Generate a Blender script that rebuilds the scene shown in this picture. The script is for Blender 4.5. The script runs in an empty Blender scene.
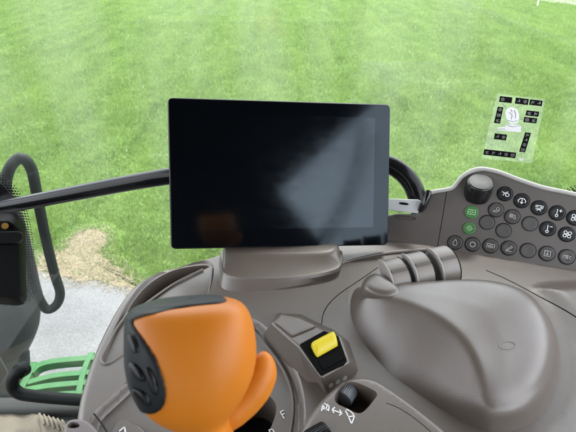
import bpy, bmesh, math, random
import numpy as np
from mathutils import Vector, Matrix
from mathutils.geometry import delaunay_2d_cdt
random.seed(7); rng = np.random.default_rng(7)
scene = bpy.context.scene
COL = scene.collection
R = math.radians
# ------------------------------------------------------------------ camera
PITCH = 33.0; F = 435.0; CZ = 2.55
SP, CP = math.sin(R(PITCH)), math.cos(R(PITCH))
CAM = Vector((0, 0, CZ))
cd = bpy.data.cameras.new('camera'); cam = bpy.data.objects.new('camera', cd); COL.objects.link(cam)
cam.location = CAM; cam.rotation_euler = (R(90 - PITCH), 0, 0)
cd.sensor_width = 36; cd.lens = 36 * F / 576; cd.clip_start = 0.02; cd.clip_end = 2000
cd.dof.use_dof = True; cd.dof.focus_distance = 0.66; cd.dof.aperture_fstop = cd.lens / 2.1
scene.camera = cam
# ------------------------------------------------------------------ light
SUN_EL, SUN_AZ = 60, 28      # azimuth of the sun, clockwise from +Y
w = bpy.data.worlds.new('World'); scene.world = w; w.use_nodes = True
nt = w.node_tree; bg = nt.nodes['Background']
sky = nt.nodes.new('ShaderNodeTexSky'); sky.sky_type = 'NISHITA'; sky.sun_disc = False
sky.sun_elevation = R(SUN_EL); sky.sun_rotation = R(SUN_AZ); sky.air_density = 1.0; sky.dust_density = 3.0
mx = nt.nodes.new('ShaderNodeMix'); mx.data_type = 'RGBA'
tcw = nt.nodes.new('ShaderNodeTexCoord'); nzw = nt.nodes.new('ShaderNodeTexNoise'); nzw.inputs['Scale'].default_value = 2.2; nzw.inputs['Detail'].default_value = 5
rpw = nt.nodes.new('ShaderNodeMapRange'); rpw.inputs[1].default_value = .3; rpw.inputs[2].default_value = .65; rpw.inputs[3].default_value = .6; rpw.inputs[4].default_value = .95
nt.links.new(tcw.outputs['Generated'], nzw.inputs['Vector']); nt.links.new(nzw.outputs[0], rpw.inputs[0]); nt.links.new(rpw.outputs[0], mx.inputs[0])
nt.links.new(sky.outputs[0], mx.inputs[6]); mx.inputs[7].default_value = (12.5, 13.0, 13.8, 1)
nt.links.new(mx.outputs[2], bg.inputs[0]); bg.inputs[1].default_value = 0.13
sl = bpy.data.lights.new('sun', 'SUN'); sl.energy = 1.6; sl.angle = R(12); sl.color = (1, .96, .9)
so = bpy.data.objects.new('sun', sl); COL.objects.link(so)
sd = Vector((math.sin(R(SUN_AZ)) * math.cos(R(SUN_EL)), math.cos(R(SUN_AZ)) * math.cos(R(SUN_EL)), math.sin(R(SUN_EL))))
so.rotation_euler = sd.to_track_quat('Z', 'Y').to_euler(); so.location = (0, 0, 8)
vs = scene.view_settings; vs.view_transform = 'Standard'; vs.look = 'None'; vs.gamma = 1; vs.use_curve_mapping = False
vs.exposure = 1.7
scene.render.engine = 'CYCLES'
# ------------------------------------------------------------------ pixel measurements to world points
def ray(px, py):
    a = (px - 288) / F; v = (py - 216) / F
    return Vector((a, CP - v * SP, -SP - v * CP))
def P(px, py, d): return CAM + ray(px, py) * d
def PZ(px, py, z): r = ray(px, py); return CAM + r * (z / r.z)          # z is relative to the camera (negative)
def PG(px, py): return PZ(px, py, -CZ)
def PY(px, py, y): r = ray(px, py); return CAM + r * (y / r.y)
class Plane:
    def __init__(s, o, u, v): s.o = o; s.u = u.normalized(); s.n = s.u.cross(v).normalized(); s.v = s.n.cross(s.u)
    def hit(s, px, py): r = ray(px, py); return CAM + r * ((s.o - CAM).dot(s.n) / r.dot(s.n))
    def uv(s, px, py): d = s.hit(px, py) - s.o; return (d.dot(s.u), d.dot(s.v))
    def pt(s, u, v, h=0): return s.o + s.u * u + s.v * v + s.n * h
def HP(z): return Plane(CAM + Vector((0, 0, z)), Vector((1, 0, 0)), Vector((0, 1, 0)))
# ------------------------------------------------------------------ objects
def link(name, me, m=None, parent=None):
    o = bpy.data.objects.new(name, me); COL.objects.link(o)
    if m is not None and me is not None and not me.materials: me.materials.append(m)
    if parent: o.parent = parent; o.matrix_parent_inverse = Matrix.Translation(-parent.location)
    return o
def tag(o, label=None, cat=None, group=None, kind=None):
    for k, v in (('label', label), ('category', cat), ('group', group), ('kind', kind)):
        if v: o[k] = v
    return o
def thing(name, loc, label, cat, group=None):
    o = bpy.data.objects.new(name, None); COL.objects.link(o); o.location = loc; o.empty_display_size = .02
    return tag(o, label, cat, group)
def mesh(name, vs_, fs, m, parent=None, smooth=True, sharp=38, mods=()):
    me = bpy.data.meshes.new(name); me.from_pydata([tuple(v) for v in vs_], [], fs)
    bm = bmesh.new(); bm.from_mesh(me); bmesh.ops.recalc_face_normals(bm, faces=bm.faces); bm.to_mesh(me); bm.free()
    me.polygons.foreach_set('use_smooth', [smooth] * len(me.polygons))
    if smooth and sharp: me.set_sharp_from_angle(angle=R(sharp))
    me.update()
    return link(name, me, m, parent)
def bevel(o, w_, seg=3):
    b = o.modifiers.new('bevel', 'BEVEL'); b.width = w_; b.segments = seg; b.limit_method = 'ANGLE'; b.angle_limit = R(30); b.harden_normals = False
    return o
def subsurf(o, n=2):
    b = o.modifiers.new('subsurf', 'SUBSURF'); b.levels = n; b.render_levels = n; return o
def chaikin(p, n=2, closed=True):
    p = [Vector(q) for q in p]
    for _ in range(n):
        q = []
        N = len(p)
        for i in range(N if closed else N - 1):
            a, b = p[i], p[(i + 1) % N]
            q += [a * .75 + b * .25, a * .25 + b * .75]
        if not closed: q = [p[0]] + q + [p[-1]]
        p = q
    return p
def catmull(p, n=6, closed=False):
    p = [Vector(q) for q in p]; N = len(p); out = []
    for i in range(N if closed else N - 1):
        if closed: a, b, c, d = p[i - 1], p[i], p[(i + 1) % N], p[(i + 2) % N]
        else: a, b, c, d = p[max(i - 1, 0)], p[i], p[i + 1], p[min(i + 2, N - 1)]
        for k in range(n):
            t = k / n
            out.append(.5 * ((2 * b) + (c - a) * t + (2 * a - 5 * b + 4 * c - d) * t * t + (3 * b - a - 3 * c + d) * t ** 3))
    if not closed: out.append(p[-1])
    return out
def resample(p, n):
    p = [Vector(q) for q in p]; L = [0]
    for i in range(len(p)): L.append(L[-1] + (p[(i + 1) % len(p)] - p[i]).length)
    out = []; j = 0
    for k in range(n):
        t = L[-1] * k / n
        while L[j + 1] < t: j += 1
        f = (t - L[j]) / max(L[j + 1] - L[j], 1e-9)
        out.append(p[j].lerp(p[(j + 1) % len(p)], f))
    return out
def tube(name, pts, r, m, parent=None, n=16, closed=False, caps=True):
    """tube along world points; r a number or one per point"""
    N = len(pts); vs_ = []; fs = []
    rr = r if hasattr(r, '__len__') else [r] * N
    prev = None
    for i in range(N):
        a = pts[i - 1] if (i or closed) else pts[0]; b = pts[(i + 1) % N] if (i < N - 1 or closed) else pts[-1]
        t = (b - a).normalized()
        if prev is None: nx = t.orthogonal().normalized()
        else: nx = (prev - t * prev.dot(t)).normalized()
        prev = nx; ny = t.cross(nx)
        for k in range(n):
            q = 2 * math.pi * k / n
            vs_.append(pts[i] + (nx * math.cos(q) + ny * math.sin(q)) * rr[i])
    for i in range(N if closed else N - 1):
        for k in range(n):
            j = (i + 1) % N
            fs.append((i * n + k, i * n + (k + 1) % n, j * n + (k + 1) % n, j * n + k))
    if caps and not closed: fs += [tuple(range(n)), tuple(range((N - 1) * n, N * n))]
    return mesh(name, vs_, fs, m, parent, sharp=50)
def loft(name, rings, m, parent=None, cap_top=True, cap_bottom=False, n=64, sharp=38, sub=0):
    vs_ = []; fs = []
    for r_ in rings: vs_ += resample(r_, n) if len(r_) != n else list(r_)
    for i in range(len(rings) - 1):
        for k in range(n):
            fs.append((i * n + k, i * n + (k + 1) % n, (i + 1) * n + (k + 1) % n, (i + 1) * n + k))
    if cap_top: fs.append(tuple(range((len(rings) - 1) * n, len(rings) * n)))
    if cap_bottom: fs.append(tuple(range(n)))
    o = mesh(name, vs_, fs, m, parent, sharp=sharp)
    if sub: subsurf(o, sub)
    return o
def box(name, c, s, m, parent=None, bev=0, rot=None):
    vs_ = [Vector(((i & 1) - .5, ((i >> 1) & 1) - .5, ((i >> 2) & 1) - .5)) for i in range(8)]
    vs_ = [Vector((v.x * s[0], v.y * s[1], v.z * s[2])) for v in vs_]
    if rot is not None: vs_ = [rot @ v for v in vs_]
    vs_ = [v + Vector(c) for v in vs_]
    o = mesh(name, vs_, [(0, 1, 3, 2), (4, 6, 7, 5), (0, 4, 5, 1), (2, 3, 7, 6), (0, 2, 6, 4), (1, 5, 7, 3)], m, parent, smooth=bool(bev))
    if bev: bevel(o, bev)
    return o
# --- signed distance to a polygon (positive inside), numpy
def sdf(pts, poly):
    p = np.asarray(pts, float); q = np.asarray([(v[0], v[1]) for v in poly], float)
    d = np.full(len(p), 1e9); ins = np.zeros(len(p), bool)
    for i in range(len(q)):
        a = q[i]; b = q[(i + 1) % len(q)]; e = b - a; L = e @ e
        if L < 1e-16: continue
        t = np.clip(((p - a) @ e) / L, 0, 1); c = a + t[:, None] * e
        d = np.minimum(d, np.hypot(*(p - c).T))
        cond = ((a[1] > p[:, 1]) != (b[1] > p[:, 1]))
        with np.errstate(divide='ignore', invalid='ignore'):
            xi = (b[0] - a[0]) * (p[:, 1] - a[1]) / (b[1] - a[1]) + a[0]
        ins ^= cond & (p[:, 0] < xi)
    return np.where(ins, d, -d)
def offset(poly, d):
    """inward offset for positive d"""
    N = len(poly); A = sum(poly[i][0] * poly[(i + 1) % N][1] - poly[(i + 1) % N][0] * poly[i][1] for i in range(N))
    s = 1 if A > 0 else -1; out = []
    for i in range(N):
        t = Vector(poly[(i + 1) % N]) - Vector(poly[i - 1])
        if t.length < 1e-9: continue
        t.normalize(); out.append(Vector(poly[i]) + Vector((-t.y, t.x)) * d * s)
    return out
def ribbon(pl, w_):
    """closed polygon round an open 2d polyline"""
    L = []; Rr = []
    for i in range(len(pl)):
        t = (Vector(pl[min(i + 1, len(pl) - 1)]) - Vector(pl[max(i - 1, 0)])).normalized(); n_ = Vector((-t.y, t.x)) * w_ / 2
        L.append(Vector(pl[i]) + n_); Rr.append(Vector(pl[i]) - n_)
    return L + Rr[::-1]
def relief(name, plane, outline, feats, m, parent=None, r=.004, skirt=.03, grid=.006, hf=None, ck=3, sharp=30):
    """plate in a plane, cut or raised along smooth outlines.  feats: (pixel polygon, height, wall width, kind)"""
    ol = [Vector(q) for q in outline] if ck is None else chaikin([plane.uv(*q) for q in outline], ck)
    V = []; E = []
    def addloop(lp):
        b = len(V); V.extend([Vector((q[0], q[1])) for q in lp]); E.extend([(b + i, b + (i + 1) % len(lp)) for i in range(len(lp))])
    steps = [(0, 1), (.08, .62), (.29, .29), (.62, .08), (1, 0)] if r > 0 else [(0, 0)]
    for a, _ in steps: addloop(ol if a == 0 else offset(ol, a * r))
    FT = []
    for ft in feats:
        poly, h, ww = ft[0], ft[1], ft[2]; kind = ft[3] if len(ft) > 3 else 'poly'
        if kind == 'line': pg = ribbon(chaikin([plane.uv(*q) for q in poly], 3, False), ft[4])
        else: pg = chaikin([plane.uv(*q) for q in poly], ft[4] if len(ft) > 4 else 3)
        FT.append((pg, h, ww)); addloop(pg)
        if ww < .004: addloop(offset(pg, ww))
        else:
            for a in (.25, .5, .75, 1): addloop(offset(pg, ww * a))
        if ww > .0012 and kind != 'line': addloop(offset(pg, -.0008)); addloop(offset(pg, ww + .0008))
    xs = [q[0] for q in ol]; ys = [q[1] for q in ol]
    gx = np.arange(min(xs), max(xs), grid); gy = np.arange(min(ys), max(ys), grid)
    G = np.array([(x, y) for x in gx for y in gy]); G = G[sdf(G, ol) > max(r, .002)]
    V.extend([Vector(q) for q in G])
    vo, eo, fo, _, _, _ = delaunay_2d_cdt(V, E, [], 0, 1e-6)
    pts = np.array([(v.x, v.y) for v in vo]); fo = [f for f in fo if len(f) == 3]
    cen = pts[np.array(fo)].mean(1); keep = sdf(cen, ol) > -1e-6; fo = [f for f, k in zip(fo, keep) if k]
    s0 = sdf(pts, ol); z = np.zeros(len(pts))
    if r > 0:
        t = np.clip(s0 / r, 0, 1); z -= r * (1 - np.sqrt(np.clip(1 - (1 - t) ** 2, 0, 1)))
    for pg, h, ww in FT:
        t = np.clip(sdf(pts, pg) / ww, 0, 1); z += h * (t * t * (3 - 2 * t))
    if hf is not None: z += hf(pts)
    vs_ = [plane.pt(p_[0], p_[1], h) for p_, h in zip(pts, z)]
    b = len(vs_); n = len(ol); zb = -(r + skirt)
    vs_ += [plane.pt(q[0], q[1], -r * .98) for q in ol] + [plane.pt(q[0], q[1], zb) for q in ol]
    fs = [tuple(f) for f in fo] + [(b + i, b + (i + 1) % n, b + n + (i + 1) % n, b + n + i) for i in range(n)]
    me = bpy.data.meshes.new(name); me.from_pydata([tuple(v) for v in vs_], [], fs)
    bm = bmesh.new(); bm.from_mesh(me); bmesh.ops.remove_doubles(bm, verts=bm.verts, dist=2e-5)
    bmesh.ops.recalc_face_normals(bm, faces=bm.faces)
    up = sum(f.normal.dot(plane.n) * f.calc_area() for f in bm.faces)
    if up < 0: bmesh.ops.reverse_faces(bm, faces=bm.faces)
    bm.to_mesh(me); bm.free()
    me.polygons.foreach_set('use_smooth', [True] * len(me.polygons)); me.set_sharp_from_angle(angle=R(sharp)); me.update()
    return link(name, me, m, parent)
def slab(name, plane, outline_uv, h0, h1, m, parent=None, bev=0, flat=False):
    """prism between heights h0 and h1 over a plane"""
    n = len(outline_uv)
    vs_ = [plane.pt(q[0], q[1], h0) for q in outline_uv] + [plane.pt(q[0], q[1], h1) for q in outline_uv]
    fs = [tuple(range(n)), tuple(range(n, 2 * n))] + [(i, (i + 1) % n, n + (i + 1) % n, n + i) for i in range(n)]
    o = mesh(name, vs_, fs, m, parent, sharp=30)
    if bev: bevel(o, bev)
    return o
def px_slab(name, plane, pxs, h0, h1, m, parent=None, bev=0, ck=2):
    return slab(name, plane, chaikin([plane.uv(*q) for q in pxs], ck) if ck else [Vector(plane.uv(*q)) for q in pxs], h0, h1, m, parent, bev)
def strokes(name, plane, lines, h, wd, m, parent=None, t=.0003, fills=()):
    """thin raised marks: polylines in plane uv"""
    vs_ = []; fs = []
    def add(pg):
        b = len(vs_); n = len(pg)
        vs_.extend([plane.pt(q[0], q[1], h) for q in pg] + [plane.pt(q[0], q[1], h + t) for q in pg])
        fs.append(tuple(range(b + n, b + 2 * n))); fs.extend([(b + i, b + (i + 1) % n, b + n + (i + 1) % n, b + n + i) for i in range(n)])
    for k, l in enumerate(lines):
        l = [Vector(q) for q in l]
        closed = (l[0] - l[-1]).length < 1e-7 and len(l) > 3
        for i in range(len(l) - 1):
            a, b_ = l[i], l[i + 1]; d = b_ - a
            if d.length < 1e-9: continue
            d.normalize(); n_ = Vector((-d.y, d.x)) * wd / 2; e = d * wd * .25
            add([a - e - n_, b_ + e - n_, b_ + e + n_, a - e + n_])
    for pg in fills: add(pg)
    me = bpy.data.meshes.new(name); me.from_pydata([tuple(v) for v in vs_], [], fs); me.update()
    return link(name, me, m, parent)
# ------------------------------------------------------------------ materials
def mat(name): m = bpy.data.materials.new(name); m.use_nodes = True; return m, m.node_tree, m.node_tree.nodes['Principled BSDF']
def N(t, k): return t.nodes.new(k)
def plastic(name, c, rough=.5, grain=.0, gscale=1800, var=.08, metal=0, spec=.5, coat=0, rv=.08, bumpd=.0002, dust=.0):
    m, t, b = mat(name)
    tc = N(t, 'ShaderNodeTexCoord')
    n1 = N(t, 'ShaderNodeTexNoise'); n1.inputs['Scale'].default_value = 22; n1.inputs['Detail'].default_value = 6
    t.links.new(tc.outputs['Object'], n1.inputs['Vector'])
    hs = N(t, 'ShaderNodeMapRange'); hs.inputs[3].default_value = 1 - var; hs.inputs[4].default_value = 1 + var
    t.links.new(n1.outputs[0], hs.inputs[0])
    mu = N(t, 'ShaderNodeVectorMath'); mu.operation = 'SCALE'; mu.inputs[0].default_value = c[:3]
    t.links.new(hs.outputs[0], mu.inputs['Scale'])
    last = mu.outputs[0]
    if dust:
        n3 = N(t, 'ShaderNodeTexNoise'); n3.inputs['Scale'].default_value = 900; n3.inputs['Detail'].default_value = 2
        t.links.new(tc.outputs['Object'], n3.inputs['Vector'])
        r3 = N(t, 'ShaderNodeMapRange'); r3.inputs[1].default_value = .68; r3.inputs[2].default_value = .8; r3.inputs[4].default_value = dust
        t.links.new(n3.outputs[0], r3.inputs[0])
        mm = N(t, 'ShaderNodeMix'); mm.data_type = 'RGBA'; mm.inputs[7].default_value = (.5, .47, .42, 1)
        t.links.new(r3.outputs[0], mm.inputs[0]); t.links.new(last, mm.inputs[6]); last = mm.outputs[2]
    t.links.new(last, b.inputs['Base Color'])
    rr = N(t, 'ShaderNodeMapRange'); rr.inputs[3].default_value = max(rough - rv, .02); rr.inputs[4].default_value = rough + rv
    n2 = N(t, 'ShaderNodeTexNoise'); n2.inputs['Scale'].default_value = 55; n2.inputs['Detail'].default_value = 4
    t.links.new(tc.outputs['Object'], n2.inputs['Vector']); t.links.new(n2.outputs[0], rr.inputs[0]); t.links.new(rr.outputs[0], b.inputs['Roughness'])
    if grain:
        ng = N(t, 'ShaderNodeTexNoise'); ng.inputs['Scale'].default_value = gscale; ng.inputs['Detail'].default_value = 1
        t.links.new(tc.outputs['Object'], ng.inputs['Vector'])
        bp = N(t, 'ShaderNodeBump'); bp.inputs['Strength'].default_value = grain; bp.inputs['Distance'].default_value = bumpd
        t.links.new(ng.outputs[0], bp.inputs['Height']); t.links.new(bp.outputs[0], b.inputs['Normal'])
    b.inputs['Metallic'].default_value = metal; b.inputs['Specular IOR Level'].default_value = spec; b.inputs['Coat Weight'].default_value = coat
    return m
M = {}
M['console'] = plastic('console_plastic', (.094, .076, .062), .36, .6, 1500, dust=.10, spec=.8)
M['console_light'] = plastic('console_trim', (.27, .25, .235), .4, .3)
M['panel'] = plastic('panel_plastic', (.080, .069, .061), .5, .5, 1500, dust=.08)
M['rim'] = plastic('rim_plastic', (.36, .35, .335), .45, .2)
M['black'] = plastic('black_plastic', (.008, .008, .009), .4, .3, spec=.3)
M['blackgloss'] = plastic('black_gloss', (.008, .008, .009), .16, 0)
M['rubber'] = plastic('rubber', (.009, .011, .013), .55, .4, 900, spec=.28)
M['orange'] = plastic('orange_plastic', (.53, .160, .010), .46, .12, 2500, var=.03, rv=.03, spec=.35)
M['yellow'] = plastic('yellow_plastic', (.55, .44, .008), .45, .1, var=.05)
M['tube'] = plastic('black_paint', (.006, .006, .007), .16, .05, 300, spec=.16, rv=.03)
M['rail'] = plastic('dark_green_grey_paint', (.013, .019, .0175), .55, .5, 120, var=.25, dust=.12, spec=.2)
M['green'] = plastic('green_paint', (.026, .125, .034), .5, .4, 200, var=.3, dust=.2)
M['metal'] = plastic('satin_lever_plastic', (.16, .138, .118), .40, .15, 600, spec=.6)
M['white'] = plastic('white_ink', (.8, .8, .8), .6, 0)
M['key'] = plastic('key_dark', (.042, .038, .035), .42, .3)
M['keyblank'] = plastic('key_blank', (.050, .046, .043), .5, .3)
M['keygreen'] = plastic('key_green', (.04, .14, .036), .45, .2)
M['keygreenink'] = plastic('key_green_ink', (.32, .55, .28), .5, 0)
M['socket'] = plastic('socket_grey', (.50, .51, .51), .4, .2)
M['mat'] = plastic('beige_mat', (.16, .14, .105), .9, .9, 350, var=.3, bumpd=.002)
M['latch'] = plastic('latch_black', (.004, .004, .004), .55, .3, spec=.03)
M['handle'] = plastic('handle_rubber', (.004, .005, .005), .5, .3, spec=.12)
M['sill'] = plastic('sill_grey', (.04, .042, .04), .8, .4, 200, spec=.15)
M['headliner'] = plastic('headliner', (.035, .035, .036), .9, .6, 400)
M['seat'] = plastic('seat_fabric', (.018, .018, .018), .9, .8, 500, spec=.2)
M['knobtop'] = plastic('knob_top', (.03, .032, .034), .42, .2, spec=.25)
M['wheelgrey'] = plastic('wheel_grey', (.10, .11, .12), .4, .2)
def screen_mat():
    m, t, b = mat('screen_glass'); tc = N(t, 'ShaderNodeTexCoord')
    b.inputs['Base Color'].default_value = (.0015, .002, .003, 1); b.inputs['Specular IOR Level'].default_value = .30; b.inputs['Specular Tint'].default_value = (.72, .88, 1, 1)
    n1 = N(t, 'ShaderNodeTexNoise'); n1.inputs['Scale'].default_value = 9; n1.inputs['Detail'].default_value = 5
    t.links.new(tc.outputs['Object'], n1.inputs['Vector'])
    mr = N(t, 'ShaderNodeMapRange'); mr.inputs[1].default_value = .3; mr.inputs[2].default_value = .7; mr.inputs[3].default_value = .06; mr.inputs[4].default_value = .17
    t.links.new(n1.outputs[0], mr.inputs[0]); t.links.new(mr.outputs[0], b.inputs['Roughness'])
    return m
M['screen'] = screen_mat()
def glass_mat(dirt=.05, name='window_glass'):
    m, t, b = mat(name); t.nodes.remove(b)
    out = t.nodes['Material Output']
    tr = N(t, 'ShaderNodeBsdfTransparent'); tr.inputs[0].default_value = (.93, .96, .94, 1)
    gl = N(t, 'ShaderNodeBsdfGlossy'); gl.inputs['Roughness'].default_value = .0
    lw = N(t, 'ShaderNodeLayerWeight'); lw.inputs[0].default_value = .5      # facing term, Schlick for the two faces of a thin pane
    pw = N(t, 'ShaderNodeMath'); pw.operation = 'POWER'; pw.inputs[1].default_value = 5
    ml = N(t, 'ShaderNodeMath'); ml.operation = 'MULTIPLY_ADD'; ml.inputs[1].default_value = .92; ml.inputs[2].default_value = .08; ml.use_clamp = True
    m1 = N(t, 'ShaderNodeMixShader'); t.links.new(lw.outputs['Facing'], pw.inputs[0]); t.links.new(pw.outputs[0], ml.inputs[0]); t.links.new(ml.outputs[0], m1.inputs[0])
    t.links.new(tr.outputs[0], m1.inputs[1]); t.links.new(gl.outputs[0], m1.inputs[2])
    df = N(t, 'ShaderNodeBsdfTranslucent'); df.inputs[0].default_value = (.75, .77, .75, 1)
    d2 = N(t, 'ShaderNodeBsdfDiffuse'); d2.inputs[0].default_value = (.6, .6, .58, 1)
    md = N(t, 'ShaderNodeMixShader'); md.inputs[0].default_value = .35; t.links.new(df.outputs[0], md.inputs[1]); t.links.new(d2.outputs[0], md.inputs[2])
    tc = N(t, 'ShaderNodeTexCoord'); mp = N(t, 'ShaderNodeMapping'); mp.inputs['Scale'].default_value = (9, 1, 1.2)  # upright streaks: dust film with pale reflection streaks painted in
    n1 = N(t, 'ShaderNodeTexNoise'); n1.inputs['Scale'].default_value = 1.3; n1.inputs['Detail'].default_value = 5
    t.links.new(tc.outputs['Object'], mp.inputs[0]); t.links.new(mp.outputs[0], n1.inputs['Vector'])
    mr = N(t, 'ShaderNodeMapRange'); mr.inputs[1].default_value = .42; mr.inputs[2].default_value = .64; mr.inputs[3].default_value = dirt * .4; mr.inputs[4].default_value = dirt * 2.0
    t.links.new(n1.outputs[0], mr.inputs[0])
    n2 = N(t, 'ShaderNodeTexVoronoi'); n2.inputs['Scale'].default_value = 90; n2.inputs['Randomness'].default_value = 1
    t.links.new(tc.outputs['Object'], n2.inputs['Vector'])
    sp = N(t, 'ShaderNodeMapRange'); sp.inputs[1].default_value = .06; sp.inputs[2].default_value = .12; sp.inputs[3].default_value = dirt * 2.5; sp.inputs[4].default_value = 0
    t.links.new(n2.outputs['Distance'], sp.inputs[0])
    n4 = N(t, 'ShaderNodeTexNoise'); n4.inputs['Scale'].default_value = 14
    t.links.new(tc.outputs['Object'], n4.inputs['Vector'])
    s4 = N(t, 'ShaderNodeMapRange'); s4.inputs[1].default_value = .55; s4.inputs[2].default_value = .65
    t.links.new(n4.outputs[0], s4.inputs[0])
    mm = N(t, 'ShaderNodeMath'); mm.operation = 'MULTIPLY'; t.links.new(sp.outputs[0], mm.inputs[0]); t.links.new(s4.outputs[0], mm.inputs[1])
    ad = N(t, 'ShaderNodeMath'); ad.operation = 'ADD'; t.links.new(mr.outputs[0], ad.inputs[0]); t.links.new(mm.outputs[0], ad.inputs[1])
    sx = N(t, 'ShaderNodeSeparateXYZ'); t.links.new(tc.outputs['Object'], sx.inputs[0])
    hz = N(t, 'ShaderNodeMapRange'); hz.inputs[1].default_value = 1.6; hz.inputs[2].default_value = 2.5; hz.inputs[3].default_value = .15; hz.inputs[4].default_value = 2.5  # dust film stronger with height, painting in pale haze near the top
    t.links.new(sx.outputs['Z'], hz.inputs[0])
    fz = N(t, 'ShaderNodeMath'); fz.operation = 'MULTIPLY'; t.links.new(ad.outputs[0], fz.inputs[0]); t.links.new(hz.outputs[0], fz.inputs[1])
    m2 = N(t, 'ShaderNodeMixShader'); t.links.new(fz.outputs[0], m2.inputs[0]); t.links.new(m1.outputs[0], m2.inputs[1]); t.links.new(md.outputs[0], m2.inputs[2])
    t.links.new(m2.outputs[0], out.inputs[0])
    return m
M['glass'] = glass_mat(.018)
def film_mat():
    m, t, b = mat('decal_film'); t.nodes.remove(b); out = t.nodes['Material Output']
    tr = N(t, 'ShaderNodeBsdfTransparent'); d = N(t, 'ShaderNodeBsdfDiffuse'); d.inputs[0].default_value = (.75, .8, .75, 1)
    tl = N(t, 'ShaderNodeBsdfTranslucent'); tl.inputs[0].default_value = (.75, .8, .75, 1)
    a = N(t, 'ShaderNodeMixShader'); t.links.new(d.outputs[0], a.inputs[1]); t.links.new(tl.outputs[0], a.inputs[2])
    x = N(t, 'ShaderNodeMixShader'); x.inputs[0].default_value = .07; t.links.new(tr.outputs[0], x.inputs[1]); t.links.new(a.outputs[0], x.inputs[2])
    t.links.new(x.outputs[0], out.inputs[0]); return m
M['film'] = film_mat()
def ground_mat(name, cols, scale, bump=.3, bs=60, bd=.02, rough=.9, big=.5):
    m, t, b = mat(name); tc = N(t, 'ShaderNodeTexCoord')
    n1 = N(t, 'ShaderNodeTexNoise'); n1.inputs['Scale'].default_value = scale; n1.inputs['Detail'].default_value = 9; n1.inputs['Roughness'].default_value = .7
    n2 = N(t, 'ShaderNodeTexNoise'); n2.inputs['Scale'].default_value = big; n2.inputs['Detail'].default_value = 5
    t.links.new(tc.outputs['Object'], n1.inputs['Vector']); t.links.new(tc.outputs['Object'], n2.inputs['Vector'])
    ad = N(t, 'ShaderNodeMath'); ad.operation = 'MULTIPLY_ADD'; ad.inputs[1].default_value = .45; t.links.new(n2.outputs[0], ad.inputs[0])
    m_ = N(t, 'ShaderNodeMath'); m_.operation = 'MULTIPLY'; m_.inputs[1].default_value = .55; t.links.new(n1.outputs[0], m_.inputs[0]); t.links.new(m_.outputs[0], ad.inputs[2])
    cr = N(t, 'ShaderNodeValToRGB'); e = cr.color_ramp.elements
    e[0].position = cols[0][0]; e[0].color = (*cols[0][1], 1); e[1].position = cols[-1][0]; e[1].color = (*cols[-1][1], 1)
    for p_, c in cols[1:-1]: q = e.new(p_); q.color = (*c, 1)
    t.links.new(ad.outputs[0], cr.inputs[0]); t.links.new(cr.outputs[0], b.inputs['Base Color'])
    b.inputs['Roughness'].default_value = rough; b.inputs['Specular IOR Level'].default_value = .2
    nb = N(t, 'ShaderNodeTexNoise'); nb.inputs['Scale'].default_value = bs; nb.inputs['Detail'].default_value = 6; t.links.new(tc.outputs['Object'], nb.inputs['Vector'])
    bp = N(t, 'ShaderNodeBump'); bp.inputs['Strength'].default_value = bump; bp.inputs['Distance'].default_value = bd
    t.links.new(nb.outputs[0], bp.inputs['Height']); t.links.new(bp.outputs[0], b.inputs['Normal'])
    return m
M['lawn'] = ground_mat('lawn_soil', [(.32, (.05, .095, .02)), (.5, (.10, .17, .038)), (.66, (.17, .24, .065))], 14, .8, 50, .03, big=.8)
M['pave'] = ground_mat('pavement', [(.3, (.07, .07, .069)), (.5, (.135, .136, .135)), (.72, (.225, .225, .22))], 70, .6, 150, .004, big=1.2)
M['road'] = ground_mat('road', [(.3, (.36, .36, .37)), (.7, (.48, .48, .49))], 8, .2)
M['dirt'] = ground_mat('dry_dirt', [(.3, (.16, .13, .08)), (.5, (.28, .235, .15)), (.7, (.38, .33, .23))], 30, .9, 90, .02, big=2.5)
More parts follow.
